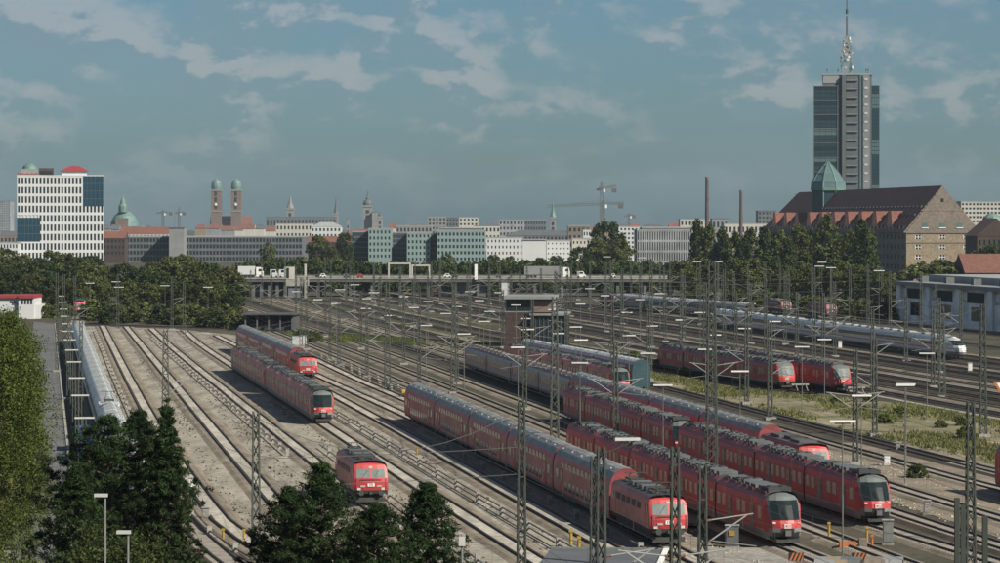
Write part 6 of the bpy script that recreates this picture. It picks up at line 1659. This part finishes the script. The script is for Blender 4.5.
# ---- weeds: grass tufts nobody could count
def tufts(name, label, polys, n, hgt, m='leaf_weed'):
    global rng
    rng = np.random.default_rng(len(name) + n)
    pts = []
    for poly, share in polys:
        poly = np.array([(q.x, q.y) for q in poly]); lo, hi = poly.min(0), poly.max(0); got = 0; need = int(n * share)
        while got < need:
            c = rng.uniform(lo, hi, size=(need * 4, 2)); ins = np.zeros(len(c), bool); j = len(poly) - 1
            for i in range(len(poly)):
                xi, yi = poly[i]; xj, yj = poly[j]
                ins ^= ((yi > c[:, 1]) != (yj > c[:, 1])) & (c[:, 0] < (xj - xi) * (c[:, 1] - yi) / (yj - yi + 1e-9) + xi); j = i
            c = c[ins]
            clump = np.sin(c[:, 0] * .55 + c[:, 1] * .05) + np.sin(c[:, 1] * .13 + 1) + np.sin(c[:, 0] * .21 + c[:, 1] * .07) + rng.normal(size=len(c)) * .8
            c = c[clump > .9][:need - got]; pts.append(c); got += len(c)
    p = np.concatenate(pts); k = len(p); blades = 5
    base = np.repeat(np.c_[p, np.full(k, .03)], blades, axis=0); N = len(base)
    a = rng.uniform(0, 6.283, N); h = hgt * rng.uniform(.35, 1.2, N); w = .10 * rng.uniform(.5, 1.4, N); lean = rng.uniform(.1, .8, N) * h
    d = np.c_[np.cos(a), np.sin(a), np.zeros(N)]; e = np.c_[-np.sin(a), np.cos(a), np.zeros(N)]; b0 = base + rng.normal(size=(N, 3)) * (.22, .22, 0)
    v = np.stack([b0 - e * w[:, None], b0 + e * w[:, None], b0 + d * lean[:, None] + np.c_[np.zeros(N), np.zeros(N), h]], axis=1).reshape(-1, 3)
    o = ob(name, npmesh(name, v, 3, m), kind='stuff'); o['label'] = label; o['category'] = 'grass'
tufts('weeds', 'dry yellow-green weeds on the waste ground between the tracks', [(WEEDY, 1.0)], 7500, .42)
tufts('verge_grass', 'green grass on the verges at the far end of the left yard', [([P(246, 330), P(300, 334), P(360, 336), P(430, 342), P(505, 347), P(505, 351), P(430, 347), P(340, 342), P(290, 337)], .6), ([P(10, 322), P(110, 318), P(240, 325), P(238, 308), P(100, 304), P(10, 306)], .4)], 5000, .6, 'leaf_mid')

def rubble(name, label, polys, n, m, lo, hi):
    global rng
    rng = np.random.default_rng(n)
    pts = []
    for (v0, v1, u0, u1), share in polys:
        k = int(n * share); v = rng.uniform(v0, v1, k); u = rng.uniform(u0, u1, k)
        cl_ = np.sin(u * 1.3 + v * .05) + np.sin(v * .11 + u * .3) + rng.normal(size=k)
        for a, b in zip(v[cl_ > -.2], u[cl_ > -.2]): q = UV(a, b); pts.append((q.x, q.y, .03))
    p = np.array(pts); N = len(p); s = rng.uniform(lo, hi, (N, 1)) * rng.uniform(.5, 1, (N, 1)); a = rng.uniform(0, 6.28, N)
    cs_ = [p + s * np.c_[np.cos(a + j * 2.09), np.sin(a + j * 2.09), np.full(N, -.1)] for j in range(3)]; top = p + s * np.c_[rng.normal(size=N) * .2, rng.normal(size=N) * .2, rng.uniform(.5, 1.0, N)]
    v = np.stack([cs_[0], cs_[1], top, cs_[1], cs_[2], top, cs_[2], cs_[0], top], axis=1).reshape(-1, 3)
    o = ob(name, npmesh(name, v, 3, m), kind='stuff'); o['label'] = label; o['category'] = 'rubble'
YARD = [((170, 700, 7.8, 9.2), .2), ((170, 690, 14.2, 16.0), .25), ((170, 680, 20.5, 23.0), .3), ((170, 420, 28.6, 31.4), .15), ((170, 420, 36, 38.6), .1)]
rubble('rubble', 'scattered pale stones and clods on the beige yard', YARD, 5200, 'infill', .06, .24)
rubble('dark_clods', 'scattered dark clods and debris on the beige yard', YARD, 5200, 'ballast', .06, .26)
rubble('yard_debris', 'scattered debris between the tracks on the right', [((190, 360, 72.5, 75), .3), ((190, 360, 80, 84), .3), ((190, 420, 47.5, 51), .2), ((190, 330, 94, 97), .2)], 3600, 'infill', .05, .2)
# ---------------------------------------------------------------- air
hz = bpy.data.materials.new('haze_air'); hz.use_nodes = True; hz.node_tree.nodes.clear()
ho = hz.node_tree.nodes.new('ShaderNodeOutputMaterial'); hv = hz.node_tree.nodes.new('ShaderNodeVolumePrincipled')
hv.inputs['Color'].default_value = (0.72, 0.90, 1.0, 1); hv.inputs['Density'].default_value = 0.000045; hv.inputs['Anisotropy'].default_value = 0.3
hz.node_tree.links.new(hv.outputs[0], ho.inputs['Volume'])
MATS['haze_air'] = hz
MB().box(-7100, 7100, -400, 9100, -1.0, 150.0, 'haze_air').build('haze', kind='stuff')
